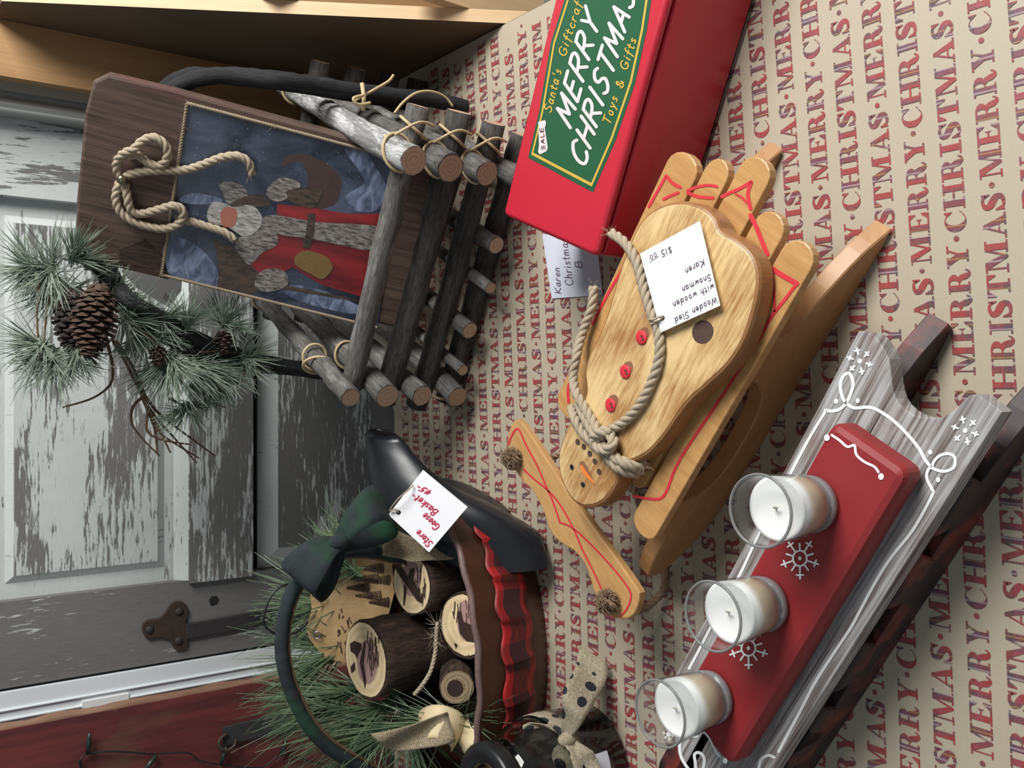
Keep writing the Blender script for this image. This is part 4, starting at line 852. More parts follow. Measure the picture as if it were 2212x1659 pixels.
# red lines on the slats
def zs(l): return [(1300 + a * 640 / 2212, 280 + b * 640 / 2212) for a, b in l]
PS = lambda x, y: G(x, y, SZt + .0005)
def sline(l, wd, idx, sm=True, px=False):
    m = MB(True); stroke(m, l if px else zs(l), wd, PS, sm); m.build('painted_line', MATS['line_red'], slats[idx])
sline([(350, 575), (480, 345)], 6, 4, False); sline([(480, 345), (530, 400), (585, 430)], 7, 4); sline([(460, 520), (520, 490), (570, 470)], 6, 4)
sline([(640, 455), (720, 425), (800, 415), (860, 425)], 6, 3); sline([(640, 470), (720, 500), (830, 510)], 7, 3)
sline([(895, 500), (960, 470), (1030, 440), (1115, 390)], 7, 2); sline([(1115, 390), (1090, 480), (1110, 590)], 8, 2); sline([(1000, 480), (1050, 510), (1080, 545)], 5, 2)
sline([(1110, 640), (1150, 720), (1190, 820), (1235, 930)], 10, 1)
sline([(1275, 1040), (1350, 1090), (1455, 1150)], 11, 0, False); sline([(1455, 1150), (1380, 1250), (1270, 1390), (1190, 1530)], 7, 0); sline([(1270, 1050), (1285, 1200), (1290, 1360)], 5, 0)
sline([(1645, 725), (1560, 855), (1470, 990), (1440, 1060), (1425, 1077), (1400, 1077), (1370, 1072)], 6, 0, True, True); sline([(1228, 868), (1228, 835), (1245, 800)], 6, 4, True, True); sline([(1345, 580), (1310, 640), (1280, 700)], 6, 4, True, True)

# ------------------------------------------------------------------ wooden snowman
Z0, Z1 = SZt + .0006, SZt + .026
sm_ = [(1255, 1096), (1285, 1095), (1312, 1078), (1333, 1045), (1345, 1010), (1395, 985), (1430, 950), (1462, 905), (1490, 868), (1530, 832), (1575, 788), (1608, 735), (1630, 670), (1640, 610), (1634, 565), (1615, 535), (1585, 512), (1558, 497), (1545, 470), (1520, 447), (1480, 434), (1440, 438), (1405, 455), (1378, 485), (1355, 535), (1335, 590), (1318, 650), (1300, 705), (1275, 755), (1262, 800), (1264, 850), (1244, 885), (1226, 920), (1208, 965), (1204, 1005), (1214, 1045), (1232, 1078)]
sp_ = [(v.x, v.y) for v in cr([(*SLc(*p, Z1), 0) for p in sm_], 4, True)]
snow = thing('wooden_snowman', 'flat wooden snowman with red buttons and rope scarf lying on the small sled', 'snowman', ST((0, 0, Z0)))
m = MB(); m.prism(sp_, Z0, Z1, ST, .0045); m.build('body_edge', MATS['snowman_edge'], snow)
m = MB(); m.prism(inset2(sp_, .0036), Z1 - .0045, Z1 + .0003, ST, .0008); sb = m.build('body', MATS['snowman_wood'], snow)
PZ = lambda d: (lambda x, y: G(x, y, Z1 + d))
def bl_(nm, mat, c, rx, ry, rot=0.0, d=.0005, n=18, par=None):
    m = MB(); q = []
    for k in range(n):
        a = 2 * math.pi * k / n; x, y = rx * math.cos(a), ry * math.sin(a); q.append(PZ(d)(c[0] + x * math.cos(rot) - y * math.sin(rot), c[1] + x * math.sin(rot) + y * math.cos(rot)))
    m.add(q, [tuple(range(n))]); return m.build(nm, MATS[mat], par or sb)
for c in ((1387, 729), (1352, 803), (1320, 875)):
    bl_('button_recess', 'cheek', (c[0] + 3, c[1] - 6), 12, 17, .35, .0004)
    q = G(c[0], c[1], Z1); m = MB(); m.lathe([(0, -.001), (.0078, -.001), (.0078, .0006), (.0070, .0011), (0, .0010)], q, 18, True, lambda p, q=q: q + sx * p[0] * .9 + sy * p[1] * 1.0 + Vector((0, 0, p[2] + .001))); b_ = m.build('button', MATS['line_red'], sb)
    for s in (-3, 4): bl_('button_hole', 'knot_brown', (c[0] + s * .4, c[1] + s), 2.2, 2.6, 0, .0027, 10, b_)
bl_('wood_knot', 'knot_brown', (1518, 717), 23, 26, .3)
for c in ((1235, 1009), (1259, 1047)): bl_('eye', 'ink_black', c, 4.2, 6.2, -.3, .0006)
for c in ((1248, 955), (1261, 965), (1274, 980), (1285, 997), (1294, 1019)): bl_('mouth_dot', 'knot_brown', c, 4.8, 7, -.3, .0006)
m = MB(); m.add([PZ(.0006)(*p) for p in zb([(640, 460), (660, 448), (690, 490), (720, 550), (745, 615), (740, 625), (700, 580), (660, 530), (640, 500)])], [tuple(range(9))]); m.build('nose_shade', MATS['cheek'], sb)
m = MB(); m.add([PZ(.0009)(*p) for p in zb([(640, 490), (655, 475), (680, 520), (710, 560), (735, 590), (745, 622), (700, 580), (655, 535)])], [tuple(range(8))]); m.build('carrot_nose', MATS['carrot'], sb)
# rope scarf: two long ends and a knot at the neck
m = MB(); hz = Z1 + .0052
def RP(l, zs=None): return [G(x, y, (zs[i] if zs else hz)) for i, (x, y) in enumerate(l)]
rope(m, RP([(1320, 503), (1350, 525), (1375, 565), (1390, 620), (1405, 670), (1422, 715), (1425, 765), (1412, 815), (1385, 870), (1350, 910), (1320, 928), (1300, 940)]), .0056)
rope(m, RP([(1282, 620), (1278, 665), (1258, 720), (1245, 770), (1238, 815), (1245, 850), (1262, 880), (1280, 910), (1295, 935), (1305, 945)], [SZt + .008, SZt + .010, SZt + .012, Z1 - .004, Z1 - .002, hz, hz, hz, hz + .003, hz + .004]), .0056)
rope(m, RP([(1235, 880), (1242, 905), (1255, 930), (1275, 950), (1300, 965)], [Z1 - .008, hz, hz, hz, hz + .003]), .0056); rope(m, RP([(1250, 872), (1262, 900), (1275, 925), (1300, 950)], [Z1 - .003, hz, hz + .001, hz + .004]), .0056)
rope(m, RP([(1300, 962), (1325, 985), (1350, 1000), (1372, 1008), (1392, 1000)], [hz + .003, hz + .002, hz, Z1 - .004, Z1 - .016]), .0062); rope(m, RP([(1292, 958), (1312, 985), (1335, 1010), (1365, 1022), (1388, 1014)], [hz + .004, hz, hz, Z1 - .006, Z1 - .018]), .006)
rope(m, RP([(1320, 935), (1300, 932), (1282, 945), (1288, 965), (1310, 972), (1326, 955), (1316, 938)], [hz + .004, hz + .009, hz + .007, hz + .006, hz + .009, hz + .007, hz + .003]), .006)
pts = RP([(1320, 503), (1280, 618), (1390, 1004), (1300, 950), (1400, 690), (1425, 750), (1245, 800)]); fuzz(m, pts, .005, 90, .008)
m.build('rope_scarf', MATS['jute'], snow)
# its price tag
TZ = Z1 + .0075
tg1 = thing('snowman_price_tag', 'white handwritten card tag lying on the wooden snowman', 'price tag', G(1470, 600, TZ))
tc = [(1383, 548), (1512, 477), (1556, 660), (1428, 718)]
def tagmesh(cs, P, hole, hr, nrm=Vector((0, 0, 1))):
    bm = bmesh.new(); C4 = [P(*c) for c in cs]; n = 14; hc = hole; H_ = [P(hc[0] + hr * math.cos(2 * math.pi * k / n), hc[1] + hr * math.sin(2 * math.pi * k / n)) for k in range(n)]
    o = [bm.verts.new(p) for p in C4]; i_ = [bm.verts.new(p) for p in H_]
    es = [bm.edges.new((o[k], o[(k + 1) % 4])) for k in range(4)] + [bm.edges.new((i_[k], i_[(k + 1) % n])) for k in range(n)]
    bmesh.ops.triangle_fill(bm, edges=es, use_beauty=True); m = MB(); bm.verts.index_update()
    vs_ = [v.co.copy() for v in bm.verts]; fs = [tuple(v.index for v in f.verts) for f in bm.faces]
    cen = sum((P(hc[0], hc[1]),), Vector()); fs = [f for f in fs if not all(i >= 4 for i in f)]
    m.add(vs_, fs); bm.free(); return m
m = tagmesh(tc, lambda x, y: G(x, y, TZ), (1431, 687), 5.5); m.build('card', MATS['card_white'], tg1, solid=.0006)
m = MB(True); P_ = lambda x, y: G(x, y, TZ + .0007); uu = (4, 12)
text(m, 'Wooden Sled', (1547, 641), (1455, 688), (3, 13), P_, 1.5); text(m, 'with wooden', (1541, 613), (1450, 655), (3, 13), P_, 1.5); text(m, 'Snowman', (1534, 592), (1470, 622), (3, 13), P_, 1.5); m.build('handwriting', MATS['ink_violet'], tg1); m = MB(True)
text(m, 'Karen', (1519, 560), (1477, 583), (3, 13), P_, 1.5); m.build('handwriting', MATS['ink_violet'], tg1); m = MB(True); text(m, '$15', (1449, 532), (1425, 543), (3, 13), P_, 1.5); m.build('handwriting', MATS['ink_violet'], tg1); m = MB(True); text(m, '00', (1417, 545), (1401, 554), (2, 8), P_, 1.2); stroke(m, [(1423, 553), (1404, 566)], 1.1, P_); m.build('handwriting', MATS['ink_violet'], tg1)
m = MB(); m.tube(cr([G(1432, 687, TZ + .001), G(1425, 684, TZ + .004), G(1412, 690, TZ + .006), G(1400, 690, TZ + .003)], 5), .0011, 6); m.tube(cr([G(1432, 687, TZ - .001), G(1420, 695, TZ + .002), G(1405, 700, TZ + .004)], 5), .0011, 6); m.build('string', MATS['jute'], tg1)

# ------------------------------------------------------------------ grey candle sled
DZ = .09
cO = G(1640, 1130, DZ); ca = (G(1855, 715, DZ) - G(1440, 1490, DZ)); ca.z = 0; ca.normalize(); cb = Vector((-ca.y, ca.x, 0)); cO.z = 0
def CT(v): return cO + ca * v[0] + cb * v[1] + Vector((0, 0, v[2]))
def CLc(x, y, z):
    q = G(x, y, z) - cO; return q.dot(ca), q.dot(cb)
cs_ = thing('candle_sled', 'weathered grey wooden sled with white scrollwork and a red block holding candles', 'sled', CT((0, -.06, 0)))
xr_, yb = CLc(1855, 715, DZ); yf = CLc(2165, 892, DZ)[1]; xr2 = CLc(2165, 892, DZ)[0]
notch = [CLc(*p, DZ) for p in ((1855, 715), (1885, 722), (1905, 745), (1920, 775), (1925, 810), (1930, 845), (1945, 875), (1975, 897), (2010, 903), (2040, 900), (2070, 878), (2085, 862), (2110, 852), (2165, 890))]
xmid = (CLc(1925, 810, DZ)[0] + xr_) / 2
xl_ = CLc(1443, 1487, DZ)[0]
ln2 = [CLc(*p, DZ) for p in ((1443, 1490), (1445, 1540), (1455, 1590), (1475, 1645), (1495, 1700))]
Wd = yb - yf
left = ln2 + [(ln2[-1][0] - .005, (yb + yf) / 2)] + [(p[0] - .0, yb + yf - p[1]) for p in ln2[::-1]]
P = [(v.x, v.y) for v in cr([(*p, 0) for p in notch], 2)] + [(v.x, v.y) for v in cr([(*p, 0) for p in left[::-1]], 2)]
m = MB(); m.prism(P, DZ - .020, DZ, CT, .0009); deck = m.build('deck', MATS['weathered_wood'], cs_)
KZ = .122
blk = [CLc(*p, KZ) for p in ((1795, 912), (1968, 1014), (1600, 1690), (1478, 1480))]
bx0 = -.30; by0 = (blk[1][1]); by1 = blk[0][1]; bxr = (blk[0][0] + blk[1][0]) / 2; bxl = xl_ + .02
m = MB(); cp = rrect(bxl, bxr, by0, by1, .010)
m.prism(cp, DZ + .0002, KZ, CT, .007); block = m.build('red_block', MATS['block_red'], cs_)
# painted scrolls on the deck
PD = lambda x, y: G(x, y, DZ + .0005)
def z4(l): return [(1592 + a / 3.568, 850 + b / 3.568) for a, b in l]
def pd(nm, l, wd, P=PD, par=None, sm=True):
    m = MB(True); stroke(m, l, wd, P, sm); m.build(nm, MATS['chalk_white'], par or deck)
pd('painted_scroll', z4([(680, 130), (740, 135), (800, 115), (850, 60), (880, -10), (895, -80), (870, -150), (830, -145), (800, -90), (800, -20), (830, 60), (900, 110), (1000, 105), (1080, 125), (1200, 205), (1310, 310), (1400, 420), (1450, 510), (1500, 570)]), 7)
pd('painted_scroll', z4([(1500, 575), (1520, 520), (1570, 475), (1640, 465), (1680, 500), (1670, 570), (1600, 600), (1540, 590), (1490, 570), (1465, 610), (1465, 660), (1490, 710), (1515, 760)]), 6.5)
pd('painted_line', z4([(1515, 760), (1460, 870), (1350, 1060), (1190, 1260), (1080, 1430), (960, 1650), (880, 1800), (740, 2010), (600, 2230), (470, 2480), (320, 2760)]), 6.5); pd('painted_line', z4([(690, 125), (560, 340), (400, 640), (180, 1060), (20, 1400), (-150, 1700), (-300, 1990), (-370, 2120)]), 6)
for c in ((765, 60), (930, 55), (1490, 452), (1550, 665)):
    m = MB(True); q = z4([c])[0]; blob(m, q, 4.5, 5.5, PD); m.build('painted_dot', MATS['chalk_white'], deck)
def flake(c, r, par, P, s=1.0, open_=False, nm='painted_snowflake', ang=.3):
    m = MB(True); n = 6 if not open_ else 10
    if open_:
        stroke(m, [(c[0] + r * .36 * math.cos(t), c[1] + r * .40 * math.sin(t)) for t in [i * .4 for i in range(17)]], 4, P); blob(m, c, 3.5, 4.5, P)
    else: blob(m, c, 5, 5.5, P)
    for k in range(n):
        a = 2 * math.pi * k / n + ang; L = r * (1 if (k % 2 == 0 or not open_) else .72); d = (math.cos(a), math.sin(a) * 1.05); e = (-d[1], d[0]); i0 = .42 if open_ else .55
        stroke(m, [(c[0] + d[0] * r * i0, c[1] + d[1] * r * i0), (c[0] + d[0] * L, c[1] + d[1] * L)], 4.2 * s, P)
        if k % 2 == 0 or not open_:
            b = .82 * L; w_ = r * .17; stroke(m, [(c[0] + d[0] * b - e[0] * w_, c[1] + d[1] * b - e[1] * w_), (c[0] + d[0] * b + e[0] * w_, c[1] + d[1] * b + e[1] * w_)], 4 * s, P)
    m.build(nm, MATS['chalk_white'], par)
flake((1857, 780), 27, deck, PD); flake((2085, 930), 29, deck, PD)
flake((1444, 1594 - 8), 12, deck, PD, .5)
PK = lambda x, y: G(x, y, KZ + .0006)
flake((1728, 1206), 42, block, PK, .9, True); flake((1617, 1400), 42, block, PK, .9, True)
m = MB(True); stroke(m, z4([(730, 320), (790, 360), (850, 410), (905, 400), (920, 470), (980, 525), (1060, 565), (1090, 605)]), 5.5, PK, True); m.build('painted_line', MATS['chalk_white'], block)
for c in ((693, 340), (1110, 640)): m = MB(True); q = z4([c])[0]; blob(m, q, 6.2, 7.2, PK); m.build('painted_dot', MATS['chalk_white'], block)
def z5(l): return [(1380 + a * 320 / 2212, 1480 + b * 320 / 2212) for a, b in l]
m = MB(True); stroke(m, z5([(925, 640), (925, 710), (990, 720), (1060, 810), (1110, 920), (1170, 1020), (1220, 1075)]), 4, PK, True); m.build('painted_line', MATS['chalk_white'], block)
m = MB(True); blob(m, z5([(1288, 1130)])[0], 5, 6.5, PK); m.build('painted_dot', MATS['chalk_white'], block)
pd('painted_scroll', z5([(640, 740), (615, 850), (610, 980), (650, 1110), (730, 1240), (800, 1330)]), 6.5); pd('painted_scroll', z5([(850, 1240), (840, 1130), (830, 1040), (880, 1005), (950, 1040), (980, 1130), (960, 1240)]), 6.5); pd('painted_scroll', z5([(770, 730), (820, 770), (880, 765)]), 4.5)
pd('painted_scroll', z5([(1790, 1240), (1820, 1120), (1890, 1060), (1960, 1050), (2020, 1080)]), 6.5)
# runners below
def crun(yc, xa, xb, nm='runner'):
    top = [(xa, .014), (xa - .03, .030), (xa - .06, .040), (xa - .10, .046), (xb + .10, .046), (xb + .05, .046), (xb + .02, .036), (xb, .022)]; bot = [(xb + .005, .006), (xb + .03, .0006), (xa - .04, .0006), (xa - .004, .003)]
    m = MB(); m.prism(top + bot, yc - .011, yc + .011, lambda v: CT((v[0], v[2], v[1])), .0012); return m.build(nm, MATS['runner_paint'], cs_)
ta = CLc(2035, 688, .008); tb_ = CLc(1425, 1655, .02)
crun(ta[1], ta[0], tb_[0] - .02); yfr = ta[1] - .105
crun(yfr, ta[0], tb_[0] - .02)
for x in (xr_ - .09, xr_ - .17, xr_ - .27, xr_ - .35, xl_ + .05):
    P = arc(0, .0, .022, .024, 0, 180, 8); m = MB()
    m.prism([(x - .030, .070), (x - .022, .040), (x + .022, .040), (x + .030, .070)], yfr - .012, yfr + .012, lambda v: CT((v[0], v[2], v[1])), .002); m.build('runner_post', MATS['runner_paint'], cs_)
    m = MB(); m.prism([(x - .030, .070), (x - .022, .040), (x + .022, .040), (x + .030, .070)], ta[1] - .012, ta[1] + .012, lambda v: CT((v[0], v[2], v[1])), .002); m.build('runner_post', MATS['runner_paint'], cs_)
# three votive candles
def votive(p, lab):
    t = thing('votive_candle', lab, 'candle', p, 0, 'votive candles on the candle sled'); R0, R1, H_ = .0255, .0300, .075
    pr = [(0, .0002), (R0 - .002, .0002), (R0, .002)] + [(R0 + (R1 - R0) * k / 6, .002 + (H_ - .002) * k / 6) for k in range(1, 7)] + [(R1 - .0002, H_ + .0003), (R1 - .0006, H_ + .0003), (R1 - .0009, H_)]
    pr += [(R1 - .0009 - (R1 - R0) * k / 6, H_ - (H_ - .012) * k / 6) for k in range(1, 7)] + [(R0 - .006, .010), (0, .0098)]
    m = MB(); m.lathe(pr, p, 40); m.build('glass', MATS['clear_glass'], t)
    m = MB(); m.tube([Vector(p) + Vector(((R1 - .0003) * math.cos(a), (R1 - .0003) * math.sin(a), H_)) for a in [i * math.pi / 24 for i in range(48)]], .00125, 8, closed=True); m.build('glass_rim', MATS['rim_glass'], t)
    m = MB(); m.lathe([(0, .0012), (R0 - .0015, .0012), (R0 - .0006, .003), (R0 - .0004, .0085), (0, .0092)], p, 40); m.build('glass_foot', MATS['foot_glass'], t)
    wz = H_ * .70
    def ri(z): return R1 - .0009 - (R1 - R0) * (H_ - z) / (H_ - .012) - .0004
    pr = [(0, .0105), (R0 - .0062, .0108), (ri(.014), .014), (ri(wz * .5), wz * .5), (ri(wz), wz), (ri(wz) - .003, wz - .0006), (0, wz - .0002)]
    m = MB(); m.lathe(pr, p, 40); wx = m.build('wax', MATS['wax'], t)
    m = MB(); a = Vector(p) + Vector((0, 0, wz - .001)); m.tube(cr([a, a + Vector((.0008, 0, .004)), a + Vector((.002, -.002, .0065)), a + Vector((.0015, -.005, .0055))], 4), .0009, 6); m.build('wick', MATS['wick'], t)
votive(G(1757, 1092, KZ + .0002) + Vector((.002, 0, .0004)), 'glass votive candle nearest the bare end of the red block, with curled wick')
votive(G(1655, 1307, KZ + .0002) + Vector((.002, 0, .0004)), 'glass votive candle in the middle of the three on the red block')
votive(G(1541, 1507, KZ + .0002) + Vector((.002, 0, .0004)), 'glass votive candle closest to the dotted burlap ribbon jar')

# ------------------------------------------------------------------ goose basket
gC = Vector((-.352, 1.045, 0)); ga_ = Vector((math.cos(.19), math.sin(.19), 0)); gb_ = Vector((-ga_.y, ga_.x, 0)); GA, GB, GH = .215, .118, .128
def prof(s): return .84 + .20 * math.sin(min(1, s * 1.05) * math.pi * .55) - .03 * s * s
def gw(th, s, k=1.0, dz=0.0):
    q = prof(s) * k; return gC + ga_ * GA * q * math.cos(th) + gb_ * GB * q * math.sin(th) + Vector((0, 0, .001 + GH * s + dz))
goose = thing('goose_basket', 'dark goose-shaped basket with black tail, red plaid ribbon and hoop handle', 'basket', gC)
m = MB(); NU, NV = 64, 10
m.grid(lambda u, v: gw(2 * math.pi * u, v), NU, NV, True, lambda u, v: (GA * math.cos(2 * math.pi * u), GH * v))
m.grid(lambda u, v: gw(-2 * math.pi * u, .12 + .88 * v, .93), NU, NV, True, lambda u, v: (GA * math.cos(2 * math.pi * u), GH * v))
n = 48; m.add([gw(2 * math.pi * k / n, .12, .93) for k in range(n)], [tuple(range(n))]); m.add([gw(-2 * math.pi * k / n, 0) for k in range(n)], [tuple(range(n))])
m.build('body', MATS['goose_paint'], goose)
m = MB(); m.tube([gw(2 * math.pi * k / 96, 1, .967, .001 + .0015 * math.sin(k * 1.3)) for k in range(96)], .0048, 8, closed=True, rough=.1); m.build('rim', MATS['worn_rim'], goose)
# tail: rounded beam rising to the back right
secs = [((800, 932, 1.160), (850, 934, 1.132), .018), ((794, 944, 1.158), (862, 944, 1.125), .030), ((797, 970, 1.150), (882, 972, 1.108), .038), ((801, 1005, 1.140), (912, 1005, 1.085), .046), ((808, 1050, 1.125), (978, 1050, 1.035), .056), ((828, 1095, 1.105), (1070, 1092, .998), .066), ((860, 1140, 1.09), (1134, 1128, .982), .078), ((905, 1190, 1.075), (1146, 1178, .974), .085)]
m = MB(); rings = []
for tp_, bt_, hd_ in secs:
    A, B = GY(*tp_), GY(*bt_); c_0 = (A + B) / 2; c_0.y = (A.y + B.y) / 2; vz = (A - B) / 2; rg = []
    for k in range(28):
        a = 2 * math.pi * k / 28; c_, s_ = math.cos(a), math.sin(a); rg.append(c_0 + vz * math.copysign(abs(s_) ** .75, s_) + Vector((.25, .97, 0)) * math.copysign(abs(c_) ** .6, c_) * hd_ * (1 - .3 * max(0, s_)))
    rings.append(rg)
vs_ = [p for r in rings for p in r]; fs = [(i * 28 + k, i * 28 + (k + 1) % 28, (i + 1) * 28 + (k + 1) % 28, (i + 1) * 28 + k) for i in range(len(rings) - 1) for k in range(28)]
m.add(vs_, fs, None, True); m.f += [tuple(range(28))]; m.sm += [True]; m.build('tail', MATS['goose_black'], goose)
# plaid ribbon with pleats along the front
th0, th1 = -2.75, -.62
def rib(u, v):
    th = th0 + (th1 - th0) * u; s = .26 + .46 * v + .05 * u; ph = (u * 8.5) % 1; p = gw(th, s); o = (gw(th, s, 1.05) - gw(th, s)); o.z = 0; o.normalize()
    return p + o * (.0022 + .0075 * (1 - ph) ** 2 * (.6 + .4 * math.sin(v * 3.1))) + Vector((0, 0, .004 * math.sin(u * 53)))
m = MB(); m.grid(rib, 170, 8, True, lambda u, v: (u * .42, v * .060)); m.build('plaid_ribbon', MATS['buffalo_plaid'], goose, solid=.0008)
# hoop handle
HY = 1.075
hpx = [(985, 1215), (880, 1205), (790, 1190), (720, 1195), (672, 1222), (638, 1265), (618, 1315), (609, 1370), (610, 1425), (622, 1475), (642, 1525), (668, 1570), (705, 1610), (755, 1643), (820, 1675), (900, 1695), (990, 1702)]
hc = cr([GY(x, y, HY + .0 * i) for i, (x, y) in enumerate(hpx)], 6)
m = MB(); nh = len(hc); wv = Vector((0, 1, 0))
m.tube(hc, [.0090 + .0003 * math.sin(i * 1.9) for i in range(nh)], 10, True, .05); hd = m.build('hoop_handle', MATS['green_felt'], goose)
m = MB(); cen = GY(860, 1440, HY); m.tube([p + (cen - p).normalized() * .0095 + Vector((0, -.003, 0)) for p in hc], .0022, 6); m.build('handle_core', MATS['twig'], hd)
# bow
def ribbonmesh(l, Y, w0, mat, nm, par, wvec, wl=None, uvk=(1, 1)):
    q = cr([GY(x, y, Y + d) for x, y, d in l], 6); n = len(q); m = MB(); L = [0]
    for i in range(1, n): L.append(L[-1] + (q[i] - q[i - 1]).length)
    def fn(u, v):
        i = min(n - 1, int(round(u * (n - 1)))); k = wl(u) if wl else 1; wv_ = wvec(u) if callable(wvec) else wvec
        return q[i] + wv_ * w0 * k * (v - .5)
    m.grid(fn, n - 1, 4, True, lambda u, v: (L[min(n - 1, int(round(u * (n - 1))))], w0 * (v - .5))); return m.build(nm, MATS[mat], par, solid=.0012)
wv1 = pxdir(.62, .75, .2)
ribbonmesh([(730, 1170, 0), (760, 1128, -.02), (800, 1092, -.03), (826, 1088, -.012), (842, 1115, .006), (815, 1140, .012), (770, 1160, .008), (735, 1178, 0)], 1.04, .046, 'green_felt', 'bow_loop', goose, pxdir(.45, .85, -.35), lambda u: .45 + .75 * math.sin(math.pi * u))
ribbonmesh([(735, 1170, 0), (700, 1182, -.016), (668, 1215, -.022), (645, 1250, -.012), (660, 1268, .004), (690, 1245, .01), (715, 1205, .006), (735, 1175, 0)], 1.04, .050, 'green_felt', 'bow_loop', goose, pxdir(.75, .5, -.35), lambda u: .45 + .8 * math.sin(math.pi * u))
m = MB(); m.ball(GY(731, 1172, 1.028), .014, 12, (.8, .8, 1)); m.build('bow_knot', MATS['green_felt'], goose)
# black wire loop at the handle
m = MB(); m.tube(cr([GY(x, y, 1.10) for x, y in ((640, 1262), (610, 1265), (585, 1290), (570, 1330), (575, 1355), (605, 1372), (640, 1366), (665, 1345))], 6), .0014, 6); m.build('wire_loop', MATS['black_wire'], goose)
# logs standing in the basket with burnt drawings
def slog(px, py, Y, R_, lab, zb_, tilt, draws, ec='cut_cream', ell=1.0):
    c = GY(px, py, Y); ax = Vector(tilt).normalized(); b0 = c - ax * ((c.z - zb_) / ax.z)
    t = thing('firewood_log', lab, 'log', b0, 0, 'short logs in the goose basket')
    pts = [b0.lerp(c, k / 10) for k in range(11)]; mm = MB(); mm.tube(pts, [R_ * random.uniform(.97, 1.03) for _ in pts], 22, True, .035); bk2 = mm.build('bark', MATS['bark_brown'], t)
    mm = MB(); mm.disc(c + ax * .0012, ax, R_ * .94, 26, True, .02); f_ = mm.build('cut_face', MATS[ec], t)
    P = lambda x, y, d=.0018: onplane(x, y, c + ax * d, ax)
    for nm, mat, kind, data, d in draws:
        mm = MB(True)
        for a in data:
            if kind == 'p': poly(mm, a, lambda x, y: P(x, y, d))
            elif kind == 's': stroke(mm, a[1:], a[0], lambda x, y: P(x, y, d))
            else: blob(mm, (a[0], a[1]), a[2], a[3], lambda x, y: P(x, y, d))
        mm.build(nm, MATS[mat], f_)
    return t
def zg(l): return [(550 + a / 3.568, 1194 + b / 3.568) for a, b in l]
def reeds(x0, x1, y0, y1, n): return [(random.uniform(1.0, 2.2), *zg([(x, y), (x + random.uniform(-14, 14), y + random.uniform(50, 120))])) for x, y in [(random.uniform(x0, x1), random.uniform(y0, y1)) for _ in range(n)]]
slog(790, 1424, 1.085, .0535, 'tallest upright log, with a burnt cattail drawing on its cream face', .022, (0, -.08, 1), [
    ('mauve_stain', 'stain_mauve', 'b', [(793, 1430, 22, 48)], .0016),
    ('burnt_drawing', 'burnt', 'p', [zg([(735, 700), (770, 680), (820, 700), (825, 740), (800, 780), (790, 820), (770, 780), (740, 760)]), zg([(810, 850), (830, 750), (850, 670), (855, 720), (840, 850), (860, 980), (850, 1050), (830, 950)]), zg([(740, 880), (770, 840), (775, 900), (745, 930)])], .0020),
    ('burnt_reeds', 'burnt', 's', reeds(870, 960, 580, 850, 22), .0020)])
slog(890, 1262, 1.05, .0425, 'log with a burnt drawing of a flying bird, beside the white goose tag', .022, (.02, -.12, 1), [
    ('mauve_stain', 'stain_mauve', 'b', [(888, 1250, 20, 38)], .0016),
    ('burnt_drawing', 'burnt', 'p', [zg([(1060, 80), (1120, 90), (1180, 180), (1200, 120), (1235, 120), (1225, 200), (1260, 280), (1285, 390), (1250, 370), (1190, 280), (1150, 230), (1100, 150)]), zg([(1110, 15), (1150, 50), (1165, 20), (1175, 100), (1150, 90)]), zg([(1150, 240), (1175, 270), (1155, 400), (1145, 410)])], .0020),
    ('burnt_reeds', 'burnt', 's', reeds(1240, 1320, 60, 330, 16), .0020)])
slog(1003, 1350, .978, .043, 'log with a burnt bird drawing, half hidden behind the basket rim', .022, (.03, -.25, 1), [
    ('mauve_stain', 'stain_mauve', 'b', [(1005, 1340, 18, 44)], .0016),
    ('burnt_drawing', 'burnt', 'p', [zg([(1560, 470), (1590, 440), (1610, 530), (1680, 560), (1710, 620), (1690, 690), (1630, 680), (1580, 620)]), zg([(1535, 690), (1565, 710), (1550, 740)]), zg([(1640, 780), (1665, 800), (1660, 830)])], .0020),
    ('burnt_reeds', 'burnt', 's', reeds(1510, 1680, 360, 480, 12), .0020)])
slog(987, 1484, .965, .0235, 'thin rough-barked branch end pointing out of the basket', .112, (-.02, -.9, .62), [('dark_heart', 'burnt', 'b', [(983, 1487, 18, 19)], .0015)], 'cut_raw')
# string round the tall log
m = MB(); c = GY(945, 1425, 1.0); st_ = [(945, 1345, .985), (942, 1375, .985), (940, 1410, .985), (930, 1450, .985), (912, 1480, .99), (895, 1500, 1.0)]
rope(m, [GY(x, y, Y) for x, y, Y in st_], .003); fuzz(m, [GY(945, 1350, .985), GY(940, 1380, .985)], .006, 60, .014)
tag(m.build('log_string', MATS['jute']), 'jute string tied around the logs in the goose basket', 'string')
# carved slab leaning at the back
sc = GY(765, 1318, 1.172); sn_ = Vector((.05, -.90, .43)).normalized(); PSl = lambda x, y, d=0.0: onplane(x, y, sc + sn_ * d, sn_)
slab = thing('carved_wood_slab', 'yellowish wood slice burnt with pine trees, leaning behind the logs', 'ornament', GY(850, 1318, 1.125))
so = zg([(400, 590), (430, 470), (440, 430), (435, 380), (420, 270), (440, 200), (490, 190), (530, 220), (590, 140), (640, 60), (720, 10), (860, -5), (1000, 20), (1060, 80), (1080, 300), (1000, 600), (880, 780), (720, 850), (560, 820), (480, 740), (420, 660)])
o3_ = [PSl(x, y) for x, y in so]; m = MB(); n = len(o3_); m.add([p for p in o3_] + [p - sn_ * .014 for p in o3_], [tuple(range(n)), tuple(range(2 * n - 1, n - 1, -1))] + [(i, i + n, (i + 1) % n + n, (i + 1) % n) for i in range(n)], [(p.x, p.z) for p in o3_] * 2); sbd = m.build('slab', MATS['slab_wood'], slab)
m = MB(True)
